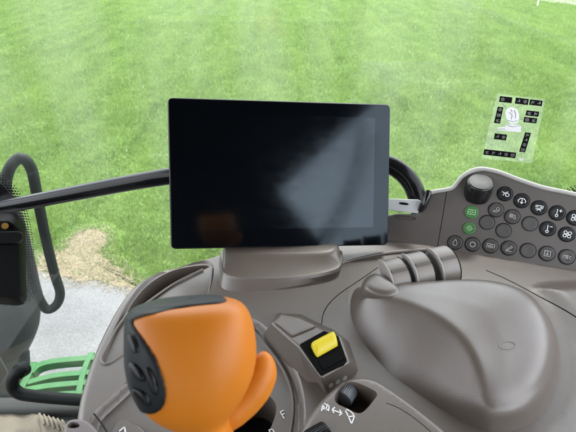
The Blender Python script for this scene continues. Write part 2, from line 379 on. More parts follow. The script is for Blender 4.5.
def blade_mat(name, c0, c1, sc=1.3, trans=.35):
    m, t, b = mat(name); tc = N(t, 'ShaderNodeTexCoord'); out = t.nodes['Material Output']
    n5 = N(t, 'ShaderNodeTexNoise'); n5.inputs['Scale'].default_value = 17; n5.inputs['Detail'].default_value = 3; t.links.new(tc.outputs['Object'], n5.inputs['Vector'])
    at = N(t, 'ShaderNodeAttribute'); at.attribute_name = 'rnd'
    n2 = N(t, 'ShaderNodeTexNoise'); n2.inputs['Scale'].default_value = sc; n2.inputs['Detail'].default_value = 6; n2.inputs['Roughness'].default_value = .65
    mp = N(t, 'ShaderNodeMapping'); mp.inputs['Rotation'].default_value = (0, 0, -.5); mp.inputs['Scale'].default_value = (1.5, .8, 1)
    t.links.new(tc.outputs['Object'], mp.inputs[0]); t.links.new(mp.outputs[0], n2.inputs['Vector'])
    rm = N(t, 'ShaderNodeMapRange'); rm.inputs[1].default_value = .38; rm.inputs[2].default_value = .62
    m6 = N(t, 'ShaderNodeMapping'); m6.inputs['Rotation'].default_value = (0, 0, .12); m6.inputs['Scale'].default_value = (2.4, .10, 1); t.links.new(tc.outputs['Object'], m6.inputs[0])
    n6 = N(t, 'ShaderNodeTexNoise'); n6.inputs['Scale'].default_value = 1.0; n6.inputs['Detail'].default_value = 3; t.links.new(m6.outputs[0], n6.inputs['Vector'])
    n2b = N(t, 'ShaderNodeMix'); n2b.inputs[0].default_value = .45; t.links.new(n2.outputs[0], n2b.inputs[2]); t.links.new(n6.outputs[0], n2b.inputs[3]); n2 = n2b
    av = N(t, 'ShaderNodeMix'); av.inputs[0].default_value = .42; t.links.new(n2.outputs[0], av.inputs[2]); t.links.new(n5.outputs[0], av.inputs[3]); t.links.new(av.outputs[0], rm.inputs[0])
    a = N(t, 'ShaderNodeMath'); a.operation = 'MULTIPLY_ADD'; a.inputs[1].default_value = .45
    t.links.new(at.outputs['Fac'], a.inputs[0])
    k = N(t, 'ShaderNodeMath'); k.operation = 'MULTIPLY'; k.inputs[1].default_value = .6; t.links.new(rm.outputs[0], k.inputs[0]); t.links.new(k.outputs[0], a.inputs[2])
    mx = N(t, 'ShaderNodeMix'); mx.data_type = 'RGBA'; mx.inputs[6].default_value = (*c0, 1); mx.inputs[7].default_value = (*c1, 1)
    gt = N(t, 'ShaderNodeMath'); gt.operation = 'GREATER_THAN'; gt.inputs[1].default_value = .996; t.links.new(at.outputs['Fac'], gt.inputs[0])
    m0 = N(t, 'ShaderNodeMix'); m0.data_type = 'RGBA'; m0.inputs[6].default_value = (*c0, 1); m0.inputs[7].default_value = (*c1, 1)
    t.links.new(a.outputs[0], m0.inputs[0]); mx.inputs[7].default_value = (.6, .62, .5, 1)
    t.links.new(gt.outputs[0], mx.inputs[0]); t.links.new(m0.outputs[2], mx.inputs[6]); t.links.new(mx.outputs[2], b.inputs['Base Color'])
    b.inputs['Roughness'].default_value = .5; b.inputs['Specular IOR Level'].default_value = .35
    tl = N(t, 'ShaderNodeBsdfTranslucent'); t.links.new(mx.outputs[2], tl.inputs[0])
    ms = N(t, 'ShaderNodeMixShader'); ms.inputs[0].default_value = trans; t.links.new(b.outputs[0], ms.inputs[1]); t.links.new(tl.outputs[0], ms.inputs[2]); t.links.new(ms.outputs[0], out.inputs[0])
    return m
M['grass'] = blade_mat('grass_blades', (.035, .098, .015), (.25, .36, .085))
M['straw'] = blade_mat('straw_blades', (.20, .165, .10), (.44, .385, .265), 6, .2)
# ================================================================== THE SETTING
def sheet(name, pts, z, m, kind='structure'):
    o = mesh(name, [Vector((p.x, p.y, z)) for p in pts], [tuple(range(len(pts)))], m, smooth=False); return tag(o, kind=kind)
sheet('ground', [Vector((-300, -300, 0)), Vector((300, -300, 0)), Vector((300, 300, 0)), Vector((-300, 300, 0))], 0, M['lawn'])
edge_px = [(-260, 252), (-120, 258), (0, 267), (60, 273), (115, 283), (170, 289), (260, 300), (380, 312), (520, 330)]
pave_edge = catmull([PG(*q) for q in edge_px], 8)
pave_edge = [p + Vector((rng.normal() * .006, rng.normal() * .012, 0)) for p in pave_edge]
pe = [Vector((-14, pave_edge[0].y + 1.2, 0))] + pave_edge + [Vector((14, pave_edge[-1].y - 1.5, 0))]
sheet('pavement', pe + [Vector((14, -9, 0)), Vector((-14, -9, 0))], .004, M['pave'])
a, b_ = PG(530, -1), PG(592, 7.5); dr = (b_ - a).normalized(); nr = Vector((-dr.y, dr.x, 0))
sheet('road', [a - dr * 60 , b_ + dr * 60, b_ + dr * 60 + nr * 3.2, a - dr * 60 + nr * 3.2], .004, M['road'])
pp = PG(537, 6)
post = tag(tube('marker_post', [pp + Vector((0, 0, -.1)), pp + Vector((0, 0, .5)), pp + Vector((.01, 0, 1.1))], .03, M['socket']), 'thin grey post standing at the far edge of the lawn beside the road', 'post')
# dry patch
dp_px = [(38, 268), (41, 257), (52, 253), (66, 250), (77, 236), (90, 230), (102, 233), (106, 242), (100, 251), (106, 259), (116, 266), (126, 276), (142, 288), (143, 291), (115, 285), (60, 275), (38, 271)]
dpt = [PG(*q) for q in dp_px]; dpt = catmull(dpt, 5, True)
dpt = [p + Vector((rng.normal() * .012, rng.normal() * .015, 0)) for p in dpt]
cenp = sum(dpt, Vector()) / len(dpt)
tag(mesh('dirt_patch', [Vector((cenp.x, cenp.y, .008))] + [Vector((p.x, p.y, .008)) for p in dpt], [(0, i + 1, (i + 1) % len(dpt) + 1) for i in range(len(dpt))], M['dirt'], smooth=False), kind='structure')
pave_poly = [(p.x, p.y) for p in pe] + [(14, -9), (-14, -9)]
dirt_poly = [(p.x, p.y) for p in dpt]
def blades(name, X, Y, h, wd, m, lean=.6, zb=0.):
    n = len(X); ang = rng.uniform(0, 2 * np.pi, n); la = rng.uniform(0, 2 * np.pi, n); ln = rng.uniform(.15, lean, n) * h
    v = np.zeros((n, 3, 3))
    v[:, 0] = np.stack([X - np.cos(ang) * wd, Y - np.sin(ang) * wd, np.full(n, zb)], 1)
    v[:, 1] = np.stack([X + np.cos(ang) * wd, Y + np.sin(ang) * wd, np.full(n, zb)], 1)
    v[:, 2] = np.stack([X + np.cos(la) * ln, Y + np.sin(la) * ln, zb + h], 1)
    me = bpy.data.meshes.new(name); me.vertices.add(3 * n); me.loops.add(3 * n); me.polygons.add(n)
    me.vertices.foreach_set('co', v.reshape(-1)); me.loops.foreach_set('vertex_index', np.arange(3 * n))
    me.polygons.foreach_set('loop_start', np.arange(0, 3 * n, 3)); me.update(calc_edges=True)
    at = me.attributes.new('rnd', 'FLOAT', 'FACE'); at.data.foreach_set('value', rng.random(n).astype(np.float32))
    return tag(link(name, me, m), kind='stuff')
# candidates spread in view wedge (and a margin either side), density falling with distance
def scatter(n, y0, y1, pw):
    u = rng.random(n); y = y0 + (y1 - y0) * u ** pw
    x = rng.uniform(-1, 1, n) * (y * .9 + 1.0)
    return x, y
X, Y = scatter(1200000, 2.6, 26, 1.7)
pts = np.stack([X, Y], 1)
sp_ = sdf(pts, pave_poly); sdp = sdf(pts, dirt_poly)
keep = (sp_ < -.0 + .02 * rng.random(len(X)) ** 3) & ((sdp < 0) | (rng.random(len(X)) < .16)); keep &= ~((sdp > -.16) & (sdp < 0) & (rng.random(len(X)) < .5))
X, Y = X[keep], Y[keep]
hh = rng.uniform(.02, .055, len(X)) * (1 + .3 * np.sin(X * 7.3 + 2.3 * np.sin(Y * 5)) * np.sin(Y * 8.7 + np.sin(X * 6))) * np.clip(Y / 5, .9, 1.5)
blades('grass', X, Y, hh, (.0016 + .0008 * Y / 4) * rng.uniform(.6, 1.4, len(X)), M['grass'])
bx = np.array([p[0] for p in dirt_poly]); by = np.array([p[1] for p in dirt_poly])
n = 26000; SX = rng.uniform(bx.min() - .15, bx.max() + .15, n); SY = rng.uniform(by.min() - .15, by.max() + .15, n)
sdp = sdf(np.stack([SX, SY], 1), dirt_poly); k = (sdp > -.12 * rng.random(n) ** 2)
SX, SY = SX[k], SY[k]
blades('straw', SX, SY, rng.uniform(.004, .03, len(SX)), rng.uniform(.0015, .004, len(SX)), M['straw'], lean=3.0, zb=.006)

# ================================================================== THE CAB (seen round the camera and in reflections)
GY = .85                                              # the side window stands at y = GY
cab = thing('tractor_cab', (0, 0, 1.28), 'grey lined tractor cab enclosing the console, with roof, posts and door sill', 'tractor cab')
RP = Plane(Vector((0, 0, CZ + .45)), Vector((1, 0, 0)), Vector((0, 1, 0)))
slab('roof', RP, [Vector(q) for q in ((-1.1, .98), (1.0, .98), (.86, .3), (.68, -.25), (.49, -1.03), (.45, -1.2), (-1.1, -1.2))], 0, .10, M['headliner'], cab, .03)  # unseen; right rear edge cut back to shape the display's bright reflection
for x, y in ((-1.05, .98), (.96, .98), (-1.05, -1.15), (.42, -1.15)):
    box('pillar', (x, y, CZ - .42), (.09, .08, 1.84), M['black'], cab, .02)
box('floor', (.05, -.12, CZ - 1.33), (2.2, 1.9, .06), M['sill'], cab, .01)
box('sill', (.05, .845, CZ - 1.30), (2.2, .05, .07), M['sill'], cab, .012)
box('side_panel', (-.3, -1.12, CZ - .87), (1.5, .06, .86), M['black'], cab, .02)
box('side_panel', (-1.07, -.45, CZ - .75), (.06, 1.3, 1.1), M['black'], cab, .02)  # unseen left panel, closed up high to keep out side light
box('side_panel', (.93, -.1, CZ - .80), (.06, 1.9, 1.0), M['black'], cab, .02)  # unseen right panel, added to cut flat light from the side
# window pane
win = thing('side_window', (0.05, GY, CZ - 1.25), 'large clear side window pane with black dotted borders, dusty, facing the lawn', 'window')
mesh('glass_pane', [Vector((-1.0, GY, CZ - 1.25)), Vector((1.05, GY, CZ - 1.25)), Vector((1.05, GY, CZ + .44)), Vector((-1.0, GY, CZ + .44))], [(0, 1, 2, 3)], M['glass'], win, smooth=False)
GP = Plane(Vector((0, GY, CZ)), Vector((1, 0, 0)), Vector((0, 0, 1)))   # n = x cross z = -y : toward the camera
def disc_poly(c, r, n=8): return [(c[0] + r * math.cos(2 * math.pi * k / n), c[1] + r * math.sin(2 * math.pi * k / n)) for k in range(n)]
def frit(px_poly, rows, side=1, pitch=.0075):
    pg = chaikin([GP.uv(*q) for q in px_poly], 2)
    fills = [pg]
    for j in range(rows):
        ofs = offset(pg, -(j + .75) * pitch * .8); L = resample([Vector(q) for q in ofs], max(8, int(sum((ofs[i] - ofs[i - 1]).length for i in range(len(ofs))) / pitch)))
        for i, q in enumerate(L):
            sh = (L[(i + 1) % len(L)] - q) * .5 * (j % 2)
            fills.append(disc_poly((q.x + sh.x, q.y + sh.y), pitch * (.46 - .075 * j)))
    return strokes('frit_border', GP, [], .001, .001, M['blackgloss'], win, .0004, fills)
frit([(-90, 176), (-6, 176), (9, 190), (19, 214), (24, 245), (27, 280), (25, 296), (12, 300), (-90, 298)], 4)
frit([(566, 194), (600, 190), (680, 198), (680, 260), (600, 250), (560, 215)], 4)
# ================================================================== LEFT SIDE
latch = thing('door_latch', P(8, 240, .86), 'black door latch housing with a ledge and small brass screw at the left window edge', 'door latch')
d = .80
loft('housing', [[P(x, y, d_) for x, y in q] for d_, q in (
    (.90, [(-60, 212), (14, 212), (25, 222), (27, 300), (22, 306), (-60, 300)]),
    (.83, [(-60, 218), (12, 218), (21, 226), (23, 296), (18, 301), (-60, 296)]),
    (.815, [(-60, 221), (10, 221), (18, 228), (20, 292), (16, 298), (-60, 293)]))], M['latch'], latch, cap_bottom=True, n=48)
loft('ledge', [[P(x, y, d_) for x, y in q] for d_, q in (
    (.82, [(-60, 232), (20, 231), (24, 233), (24, 240), (20, 245), (-60, 246)]),
    (.77, [(-60, 233), (19, 232), (22, 234), (22, 239), (18, 243), (-60, 245)]))], M['latch'], latch, cap_bottom=True, n=40)
tube('screw', [P(5, 226, .815), P(5, 226, .805)], .006, plastic('brass', (.22, .12, .03), .45, 0, metal=.9), latch, 8)
lp = catmull([PY(x, y, yy) for x, y, yy in ((36, 288, .96), (30, 262, .96), (20, 225, .96), (7, 196, .96), (8, 172, .96), (20, 158, .97), (31, 168, .98), (37, 195, .98), (45, 235, .98), (54, 272, .98), (60, 292, .98), (57, 304, .97), (48, 309.5, .96), (41, 302, .96))], 7, True)
tag(tube('grab_rail', lp, .0135, M['rail'], closed=True), 'dusty dark grey looped handrail outside the window, behind the black bar', 'handrail')
ex = thing('exhaust_stack', P(-8, 400, 1.75), 'dark green grey rounded exhaust canister outside the window at the left edge', 'exhaust')
cpt = catmull([P(x, y, 1.75).to_4d() for x, y in ((-14, 262), (-12, 275), (-6, 300), (-7, 322), (-12, 342), (-16, 352))], 6); crr = np.interp(np.arange(len(cpt)) / 6, range(6), [.10, .145, .165, .165, .15, .12])
tube('canister', [v.to_3d() for v in cpt], list(crr), M['rail'], ex, 28)
tube('pipe', [P(x, y, 1.77) for x, y in ((-14, 338), (-10, 360), (-8, 395), (-6, 430))], [.125, .14, .14, .14], M['rail'], ex, 28)
# step
stp = thing('access_step', PZ(60, 380, -1.36), 'green slotted metal access step below the door on the pavement side', 'step')
SPN = HP(-1.34)
def bar(a, b, wd, name='slat'):
    pts = catmull([SPN.uv(*q) + (0,) for q in (a + b)], 5) if False else None
for pl_, w_ in (([(30, 372), (38, 364), (55, 360), (88, 357.5), (150, 352)], .025), ([(27, 382), (45, 377), (60, 374), (88, 372), (150, 366)], .023),
                ([(22, 390), (42, 386), (60, 384), (88, 382), (150, 375)], .023), ([(18, 402), (40, 397), (62, 394), (88, 393), (150, 388)], .025)):
    uv = chaikin([SPN.uv(*q) for q in pl_], 2, False); px_ = ribbon(uv, w_)
    slab('tread_bar', SPN, px_, -.035, 0, M['green'], stp, .002)
    tf = []
    for i in range(2, len(uv) - 1):
        for k in range(2):
            q = uv[i].lerp(uv[i + 1] if i + 1 < len(uv) else uv[i], k / 2); tf.append(disc_poly((q.x, q.y), .0025, 6))
for pl_, w_ in (([(34, 362), (28, 375), (20, 390), (14, 410)], .022), ([(92, 352), (84, 368), (79, 390), (74, 412)], .02)):
    slab('side_rail', SPN, ribbon(chaikin([SPN.uv(*q) for q in pl_], 2, False), w_), -.045, .003, M['green'], stp, .002)
hp = catmull([PY(x, y, yy) for x, y, yy in ((24, 368.5, .835), (18, 372, .822), (13, 379, .812), (13, 387, .805), (19, 393, .80), (30, 395.5, .80), (60, 398.5, .80), (110, 402, .80))], 6)
hd = thing('step_handle', hp[0], 'bent black tube handle in front of the green step', 'handle')
tube('bent_tube', hp, .0175, M['handle'], hd, 20)
tube('collar', [PY(25, 368, .845), PY(18.5, 372, .823)], .022, M['handle'], hd, 20)
# floor mat
MP = HP(-1.285)
mt = thing('floor_mat', MP.hit(20, 425), 'beige woven floor mat with a frayed corner on the cab floor beside the sill', 'floor mat')
def mh(p):
    return .006 * np.sin(p[:, 0] * 31) * np.sin(p[:, 1] * 25) + .003 * np.sin(p[:, 0] * 90 + p[:, 1] * 60)
relief('mat_sheet', MP, [(-80, 415), (5, 409), (30, 412), (60, 420), (75, 430), (80, 500), (-80, 520)], [([(40, 418), (58, 421), (70, 432), (60, 445), (42, 436)], .012, .01)], M['mat'], mt, .004, .01, .012, mh, 2)
for i in range(6):
    a = MP.hit(41 + i * 4.5, 417 + i * 1.3); bb = MP.hit(46 + i * 5.0, 428 + i * 2)
    tube('fringe_cord', [a + Vector((0, 0, .018)), (a + bb) / 2 + Vector((.002, 0, .026)), bb + Vector((0, 0, .02))], .0035, M['mat'], mt, 6)

# ================================================================== GRAB BAR
bp = [P(-60, 218, .97), P(0, 207.5, .93), P(60, 196, .87), P(120, 184.5, .815), P(167, 176.5, .775), P(230, 168, .745), P(300, 162, .73), P(360, 160.5, .725), P(385, 163.5, .722), P(400, 171, .72), P(411, 183, .72), P(417, 197, .72), P(421, 215, .725), P(424, 240, .73)]
tag(tube('grab_bar', catmull(bp, 8), .0152, M['tube'], n=24), 'long black painted tube bar running behind the display and bending down', 'grab bar')

# ================================================================== CONSOLE
Z0 = -.42; H0 = HP(Z0)
con = thing('side_console', PZ(300, 300, Z0 - .1), 'moulded grey brown plastic side console with storage tray, gear gate and switches', 'console')
def gentle(p): return .0015 * np.sin(p[:, 0] * 14 + 1) + .0012 * np.sin(p[:, 1] * 17)
def gh(pl, q): return float(gentle(np.array([[pl[0], pl[1]]]))[0]) if q else 0
feats = [
    ([(100, 361), (108, 366), (131, 350), (152, 338), (208, 301), (215, 272), (212, 260), (196, 260), (170, 265), (146, 278), (129, 299), (115, 325)], -.004, .0025),
    ([(124, 316), (131, 301), (148, 281), (172, 267), (201, 262.5), (211, 264), (203, 268), (188, 275), (172, 284), (152, 299), (136, 314)], -.03, .003),
    ([(88, 414), (110, 395), (133, 374), (160, 352), (215, 318), (252, 316), (272, 332), (290, 356), (303, 384), (307, 420), (298, 470), (80, 470)], -.011, .007),
    ([(100, 440), (112, 415), (124, 410), (150, 425), (170, 470), (110, 470)], .006, .004),
    ([(150, 470), (190, 425), (225, 400), (252, 385), (268, 388), (277, 398), (275, 412), (262, 440), (245, 470)], -.05, .003),
    ([(250, 322), (262, 336), (276, 352), (288, 372), (294, 395), (292, 420), (288, 440), (285, 470)], .003, .0015, 'line', .004),
    ([(378, 268), (360, 281), (336, 297), (323, 312), (321, 330)], -.003, .0005, 'line', .0014),
    ([(346, 292), (350, 292), (350, 305), (346, 306)], 0.0001, .001),
    ([(486, 270), (502, 277), (516, 284), (545, 300), (562, 311), (582, 327), (600, 345)], -.005, .0006, 'line', .0020),
    ([(520, 284), (546, 303), (566, 335), (572, 370), (566, 405), (545, 428), (520, 445), (520, 600), (760, 600), (760, 290), (620, 285), (570, 279)], .009, .035),
]
relief('shell', H0, [(60, 620), (66, 500), (73, 430), (76, 405), (80, 388), (90, 357), (104, 327), (121, 298), (138, 280), (158, 269.5), (185, 261.5), (222, 253), (222, 246), (300, 238), (440, 240), (576, 262), (760, 300), (760, 620)], feats, M['console'], con, .009, .20, .006, gentle)
# screw holes
for x, y in ((346, 299), (347.5, 352.5)):
    tube('screw_hole', [H0.hit(x, y) + Vector((0, 0, .0006)), H0.hit(x, y) - Vector((0, 0, .004))], .0022, M['blackgloss'], con, 12)
def trim_line(px_, z, r, name='trim_bead', m='console'):
    return tube(name, catmull([PZ(x, y, z) for x, y in px_], 6), r, M[m], con, 8)
trim_line([(124, 318), (137, 310), (152, 299), (172, 285), (188, 276.5), (203, 269.5)], Z0 - .0020, .0016)
trim_line([(128, 313), (117, 328), (108, 345), (101.5, 358), (104, 364), (112, 362), (130, 350)], Z0 - .002, .0016)
trim_line([(212, 268), (211, 282), (208, 296)], Z0 - .002, .0016)
# ridge behind levers
trim_line([(341, 264), (356, 259), (384, 253.5), (405, 251), (426, 249.5), (432, 252)], Z0 + .002, .003, 'ridge', 'console')
# bracket with hole in the left corner
BP2 = HP(-.405)
relief('corner_bracket', BP2, [(64, 424), (70, 418), (85, 418), (97, 428), (108, 450), (60, 450)], [([(67, 424.5), (72, 421.5), (79, 423), (80, 427), (73, 428.5), (67, 427.5)], -.02, .0015, 'poly', 3)], plastic('bracket_brown', (.15, .125, .12), .45, .4), con, .003, .02, .004)
# seam below the step
strokes('seam', H0, [chaikin([H0.uv(x, y) for x, y in ((94, 414), (102, 424), (112, 440))], 2, False)], .0002, .0016, M['black'], con)
strokes('white_mark', H0, [[H0.uv(118, 427), H0.uv(123, 423)], [H0.uv(123, 423), H0.uv(124, 428)]], -.0046 + gh(H0.uv(122, 425), True), .0013, M['white'], con)
# pedestal under the display
def ringz(px_, z, n=64, ck=3): return resample(chaikin([PZ(x, y, z) for x, y in px_], ck), n)
ped = loft('display_pedestal', [
    ringz([(218, 290), (219, 302), (226, 305), (250, 306), (296, 297), (337, 281), (343, 270), (344, 246), (217, 246)], -.432, ck=2),
    ringz([(221, 266), (221.5, 275), (230, 279.5), (252, 282), (296, 281), (334, 274), (342.5, 268), (343, 245), (220, 245)], -.408, ck=2),
    ringz([(221.5, 263), (222, 272), (230, 276.5), (252, 279), (296, 278), (334, 271), (342.5, 265), (343, 244), (220, 244)], -.4045, ck=2),
    ringz([(223, 261), (223.5, 270), (231, 274), (252, 276.5), (296, 275.5), (333, 268.5), (340, 263), (341, 244), (222, 244)], -.4040, ck=2),
    ringz([(224, 246), (224.5, 253), (230, 256.5), (252, 257.5), (296, 257.5), (330, 256), (338, 252), (339, 240), (223, 240)], -.3935, ck=2),
    ringz([(224.5, 244), (225, 250), (230, 253.5), (252, 254.5), (296, 254.5), (329, 253), (337, 249), (338, 240), (224, 240)], -.3912, ck=2),
    ringz([(226, 244), (227, 248.5), (231, 251), (252, 252), (296, 252), (328, 250.5), (335, 247.5), (336, 240), (226, 240)], -.3903, ck=2)], M['console'], con, sharp=35)
# switch housing
def poly3(name, top, zt, bot, zb, m, parent, bev=.0025):
    n = len(top); vs_ = [PZ(x, y, zb) for x, y in bot] + [PZ(x, y, zt) for x, y in top]
    fs = [tuple(range(n, 2 * n))] + [(i, (i + 1) % n, n + (i + 1) % n, n + i) for i in range(n)]
    return bevel(mesh(name, vs_, fs, m, parent), bev, 3)
zt = -.392
sh = poly3('switch_housing', [(271, 323), (280, 313), (300, 317), (322, 329), (341, 336), (350, 362), (321, 378), (298, 346)], zt,
           [(262, 336), (276, 312), (302, 313), (330, 326), (352, 344), (362, 374), (330, 400), (312, 398)], Z0 - .012, M['console'], con)
TP = HP(zt)
px_slab('blank_cover', TP, [(275, 323), (281, 315.5), (299, 319), (316, 327), (307, 331), (292, 337)], 0, .0025, M['console'], sh, .0012, 0)
sw = px_slab('switch_bezel', TP, [(299.5, 345), (324, 331.5), (338.5, 337), (347, 361), (344, 365), (321, 376), (317, 371)], -.002, .0022, M['latch'], sh, .0015, 0)
# rocker lying in the bezel
def rocker():
    A, B, C_, D = (310, 347), (333.5, 334.5), (338.5, 347), (316.5, 359.5)
    prof = [(0, .001), (.02, .007), (.12, .0105), (.35, .0115), (.6, .0105), (.85, .0075), (.97, .004), (1, .001)]
    vs_ = []; fs = []; n = 14
    for j, (t, h) in enumerate(prof):
        for i in range(n + 1):
            s = i / n; p0 = TP.hit(*A).lerp(TP.hit(*B), s); p1 = TP.hit(*D).lerp(TP.hit(*C_), s)
            e = 1 - .25 * (abs(2 * s - 1) ** 10); q = p0.lerp(p1, t); hh_ = h * e + (.0005 * math.sin(t * 26) if .1 < t < .8 else 0)
            vs_.append(q + Vector((0, 0, hh_)))
    for j in range(len(prof) - 1):
        for i in range(n): a_ = j * (n + 1) + i; fs.append((a_, a_ + 1, a_ + n + 2, a_ + n + 1))
    L = [j * (n + 1) for j in range(len(prof))]; Rr = [j * (n + 1) + n for j in range(len(prof))]
    fs += [tuple(L), tuple(Rr[::-1])]
    return subsurf(mesh('rocker_switch', vs_, fs, M['yellow'], sh, sharp=60), 1)
rocker()
px_slab('switch_well', TP, [(318, 362), (340, 350), (344.5, 360), (323, 372)], .0022, .0032, M['latch'], sh, .0005, 0)
# symbols on the front face of the housing
FP = Plane(PZ(327, 384, -.408), (PZ(352, 370, -.408) - PZ(323, 386, -.408)), PZ(322, 378, zt) - PZ(331, 396, Z0))
def frontmark(cx, cy, s):
    o = Vector(FP.uv(cx, cy)); return [[o + Vector((math.cos(t) * s, math.sin(t) * s)) for t in [k * math.pi / 4 for k in range(9)]], [o + Vector((-s, 0)), o + Vector((s, 0))]]
mk = []
for cx, cy in ((329, 383.5), (336, 380), (343, 376.5)): mk += frontmark(cx, cy, .0022)
strokes('switch_symbols', FP, mk, .0035, .0009, M['rim'], sh)
# gear letters: F and D strokes on the gate
def letter(px0, py0, kind, s, ang, m='white', plane=H0, h=-.0105):
    L = {'F': [[(0, -1), (0, 1), (.9, 1)], [(0, .1), (.7, .1)]], 'D': [[(0, -1), (0, 1), (.5, 1), (.9, .6), (.9, -.6), (.5, -1), (0, -1)]]}[kind]
    o = Vector(plane.uv(px0, py0)); c, s_ = math.cos(ang), math.sin(ang)
    ls = [[o + Vector((x * c - y * s_, x * s_ + y * c)) * 1 if False else o + Vector(((x * c - y * s_) * s, (x * s_ + y * c) * s)) for x, y in l] for l in L]
    return strokes('gear_letter', plane, ls, h + gh(o, True) + .0004, .0010, M[m], con)
letter(282, 409.5, 'F', .0042, R(28)); letter(270.5, 428, 'D', .0042, R(28))
# boot and dark slot under the joystick
px_slab('gate_slot', HP(Z0 - .058), [(130, 480), (190, 410), (260, 375), (285, 390), (280, 430), (240, 480)], 0, .003, M['black'], con)
# dial pod
ZD = -.388; DP = HP(ZD)
pod = relief('dial_housing', DP, [(286, 470), (296, 440), (309, 413), (324, 395), (342, 380), (357, 374.5), (374, 377), (391, 387), (420, 408), (452, 434), (500, 480), (500, 560), (286, 560)],
    [([(333, 402), (337, 390), (344, 382.5), (352, 381), (365, 385.5), (379, 393), (374, 400), (366, 410), (359, 414.5), (348, 409)], -.028, .0015, 'poly', 2),
     ([(300, 447), (304, 434), (312, 425), (322, 425), (334, 435), (340, 450), (330, 470), (300, 470)], -.018, .0015, 'poly', 2),
     ([(386, 403), (400, 408), (420, 422), (445, 445)], -.0015, .0004, 'line', .0010)],
    M['console'], con, .006, .035, .004)
def wheel(name, c, axis, r, wd, m, parent, ribs=36, depth=.0012):
    a = axis.normalized(); x = a.orthogonal().normalized(); y = a.cross(x); vs_ = []; fs = []; n = ribs * 4
    prof = [(-.5, .8), (-.46, .95), (-.38, 1), (.38, 1), (.46, .95), (.5, .8)]
    for t, k in prof:
        for i in range(n):
            q = 2 * math.pi * i / n; rr = r * k - (depth if (i % 4) < 2 and k == 1 else 0)
            vs_.append(c + a * t * wd + (x * math.cos(q) + y * math.sin(q)) * rr)
    for j in range(len(prof) - 1):
        for i in range(n): fs.append((j * n + i, j * n + (i + 1) % n, (j + 1) * n + (i + 1) % n, (j + 1) * n + i))
    fs += [tuple(range(n)), tuple(range((len(prof) - 1) * n, len(prof) * n))]
    return mesh(name, vs_, fs, m, parent, sharp=25)
wheel('knurled_wheel', PZ(319, 441, -.396), DP.hit(345, 425) - DP.hit(310, 445), .014, .022, M['black'], pod)
wheel('thumb_wheel', PZ(346, 394, -.402), (DP.hit(352, 383) - DP.hit(340, 402)), .010, .015, M['wheelgrey'], pod, 30, .0005)
def pxl(plane, lines): return [[Vector(plane.uv(*q)) for q in l] for l in lines]
def arc(cx, cy, rx, ry, a0=0, a1=360, n=12): return [(cx + rx * math.cos(R(a0 + (a1 - a0) * k / n)), cy + ry * math.sin(R(a0 + (a1 - a0) * k / n))) for k in range(n + 1)]
strokes('dial_symbols', DP, pxl(DP, [[(321.5, 411), (323, 405), (325.5, 410.5), (327.5, 404.5)], [(324.5, 404), (329, 406), (328.5, 411)], [(321.5, 408.5), (328, 410)],
    [(332, 409.8), (342, 413.6)], [(334.6, 407.6), (332, 409.8), (333.8, 413)], [(339.6, 410.2), (342, 413.6), (339.2, 415.4)],
    [(345.5, 411), (348.5, 417), (351.5, 424)], [(351.5, 424), (354.5, 416), (348.5, 417)], [(346.5, 409.5), (350.5, 411.5), (354.5, 416)]]), .0002, .0009, M['white'], pod)
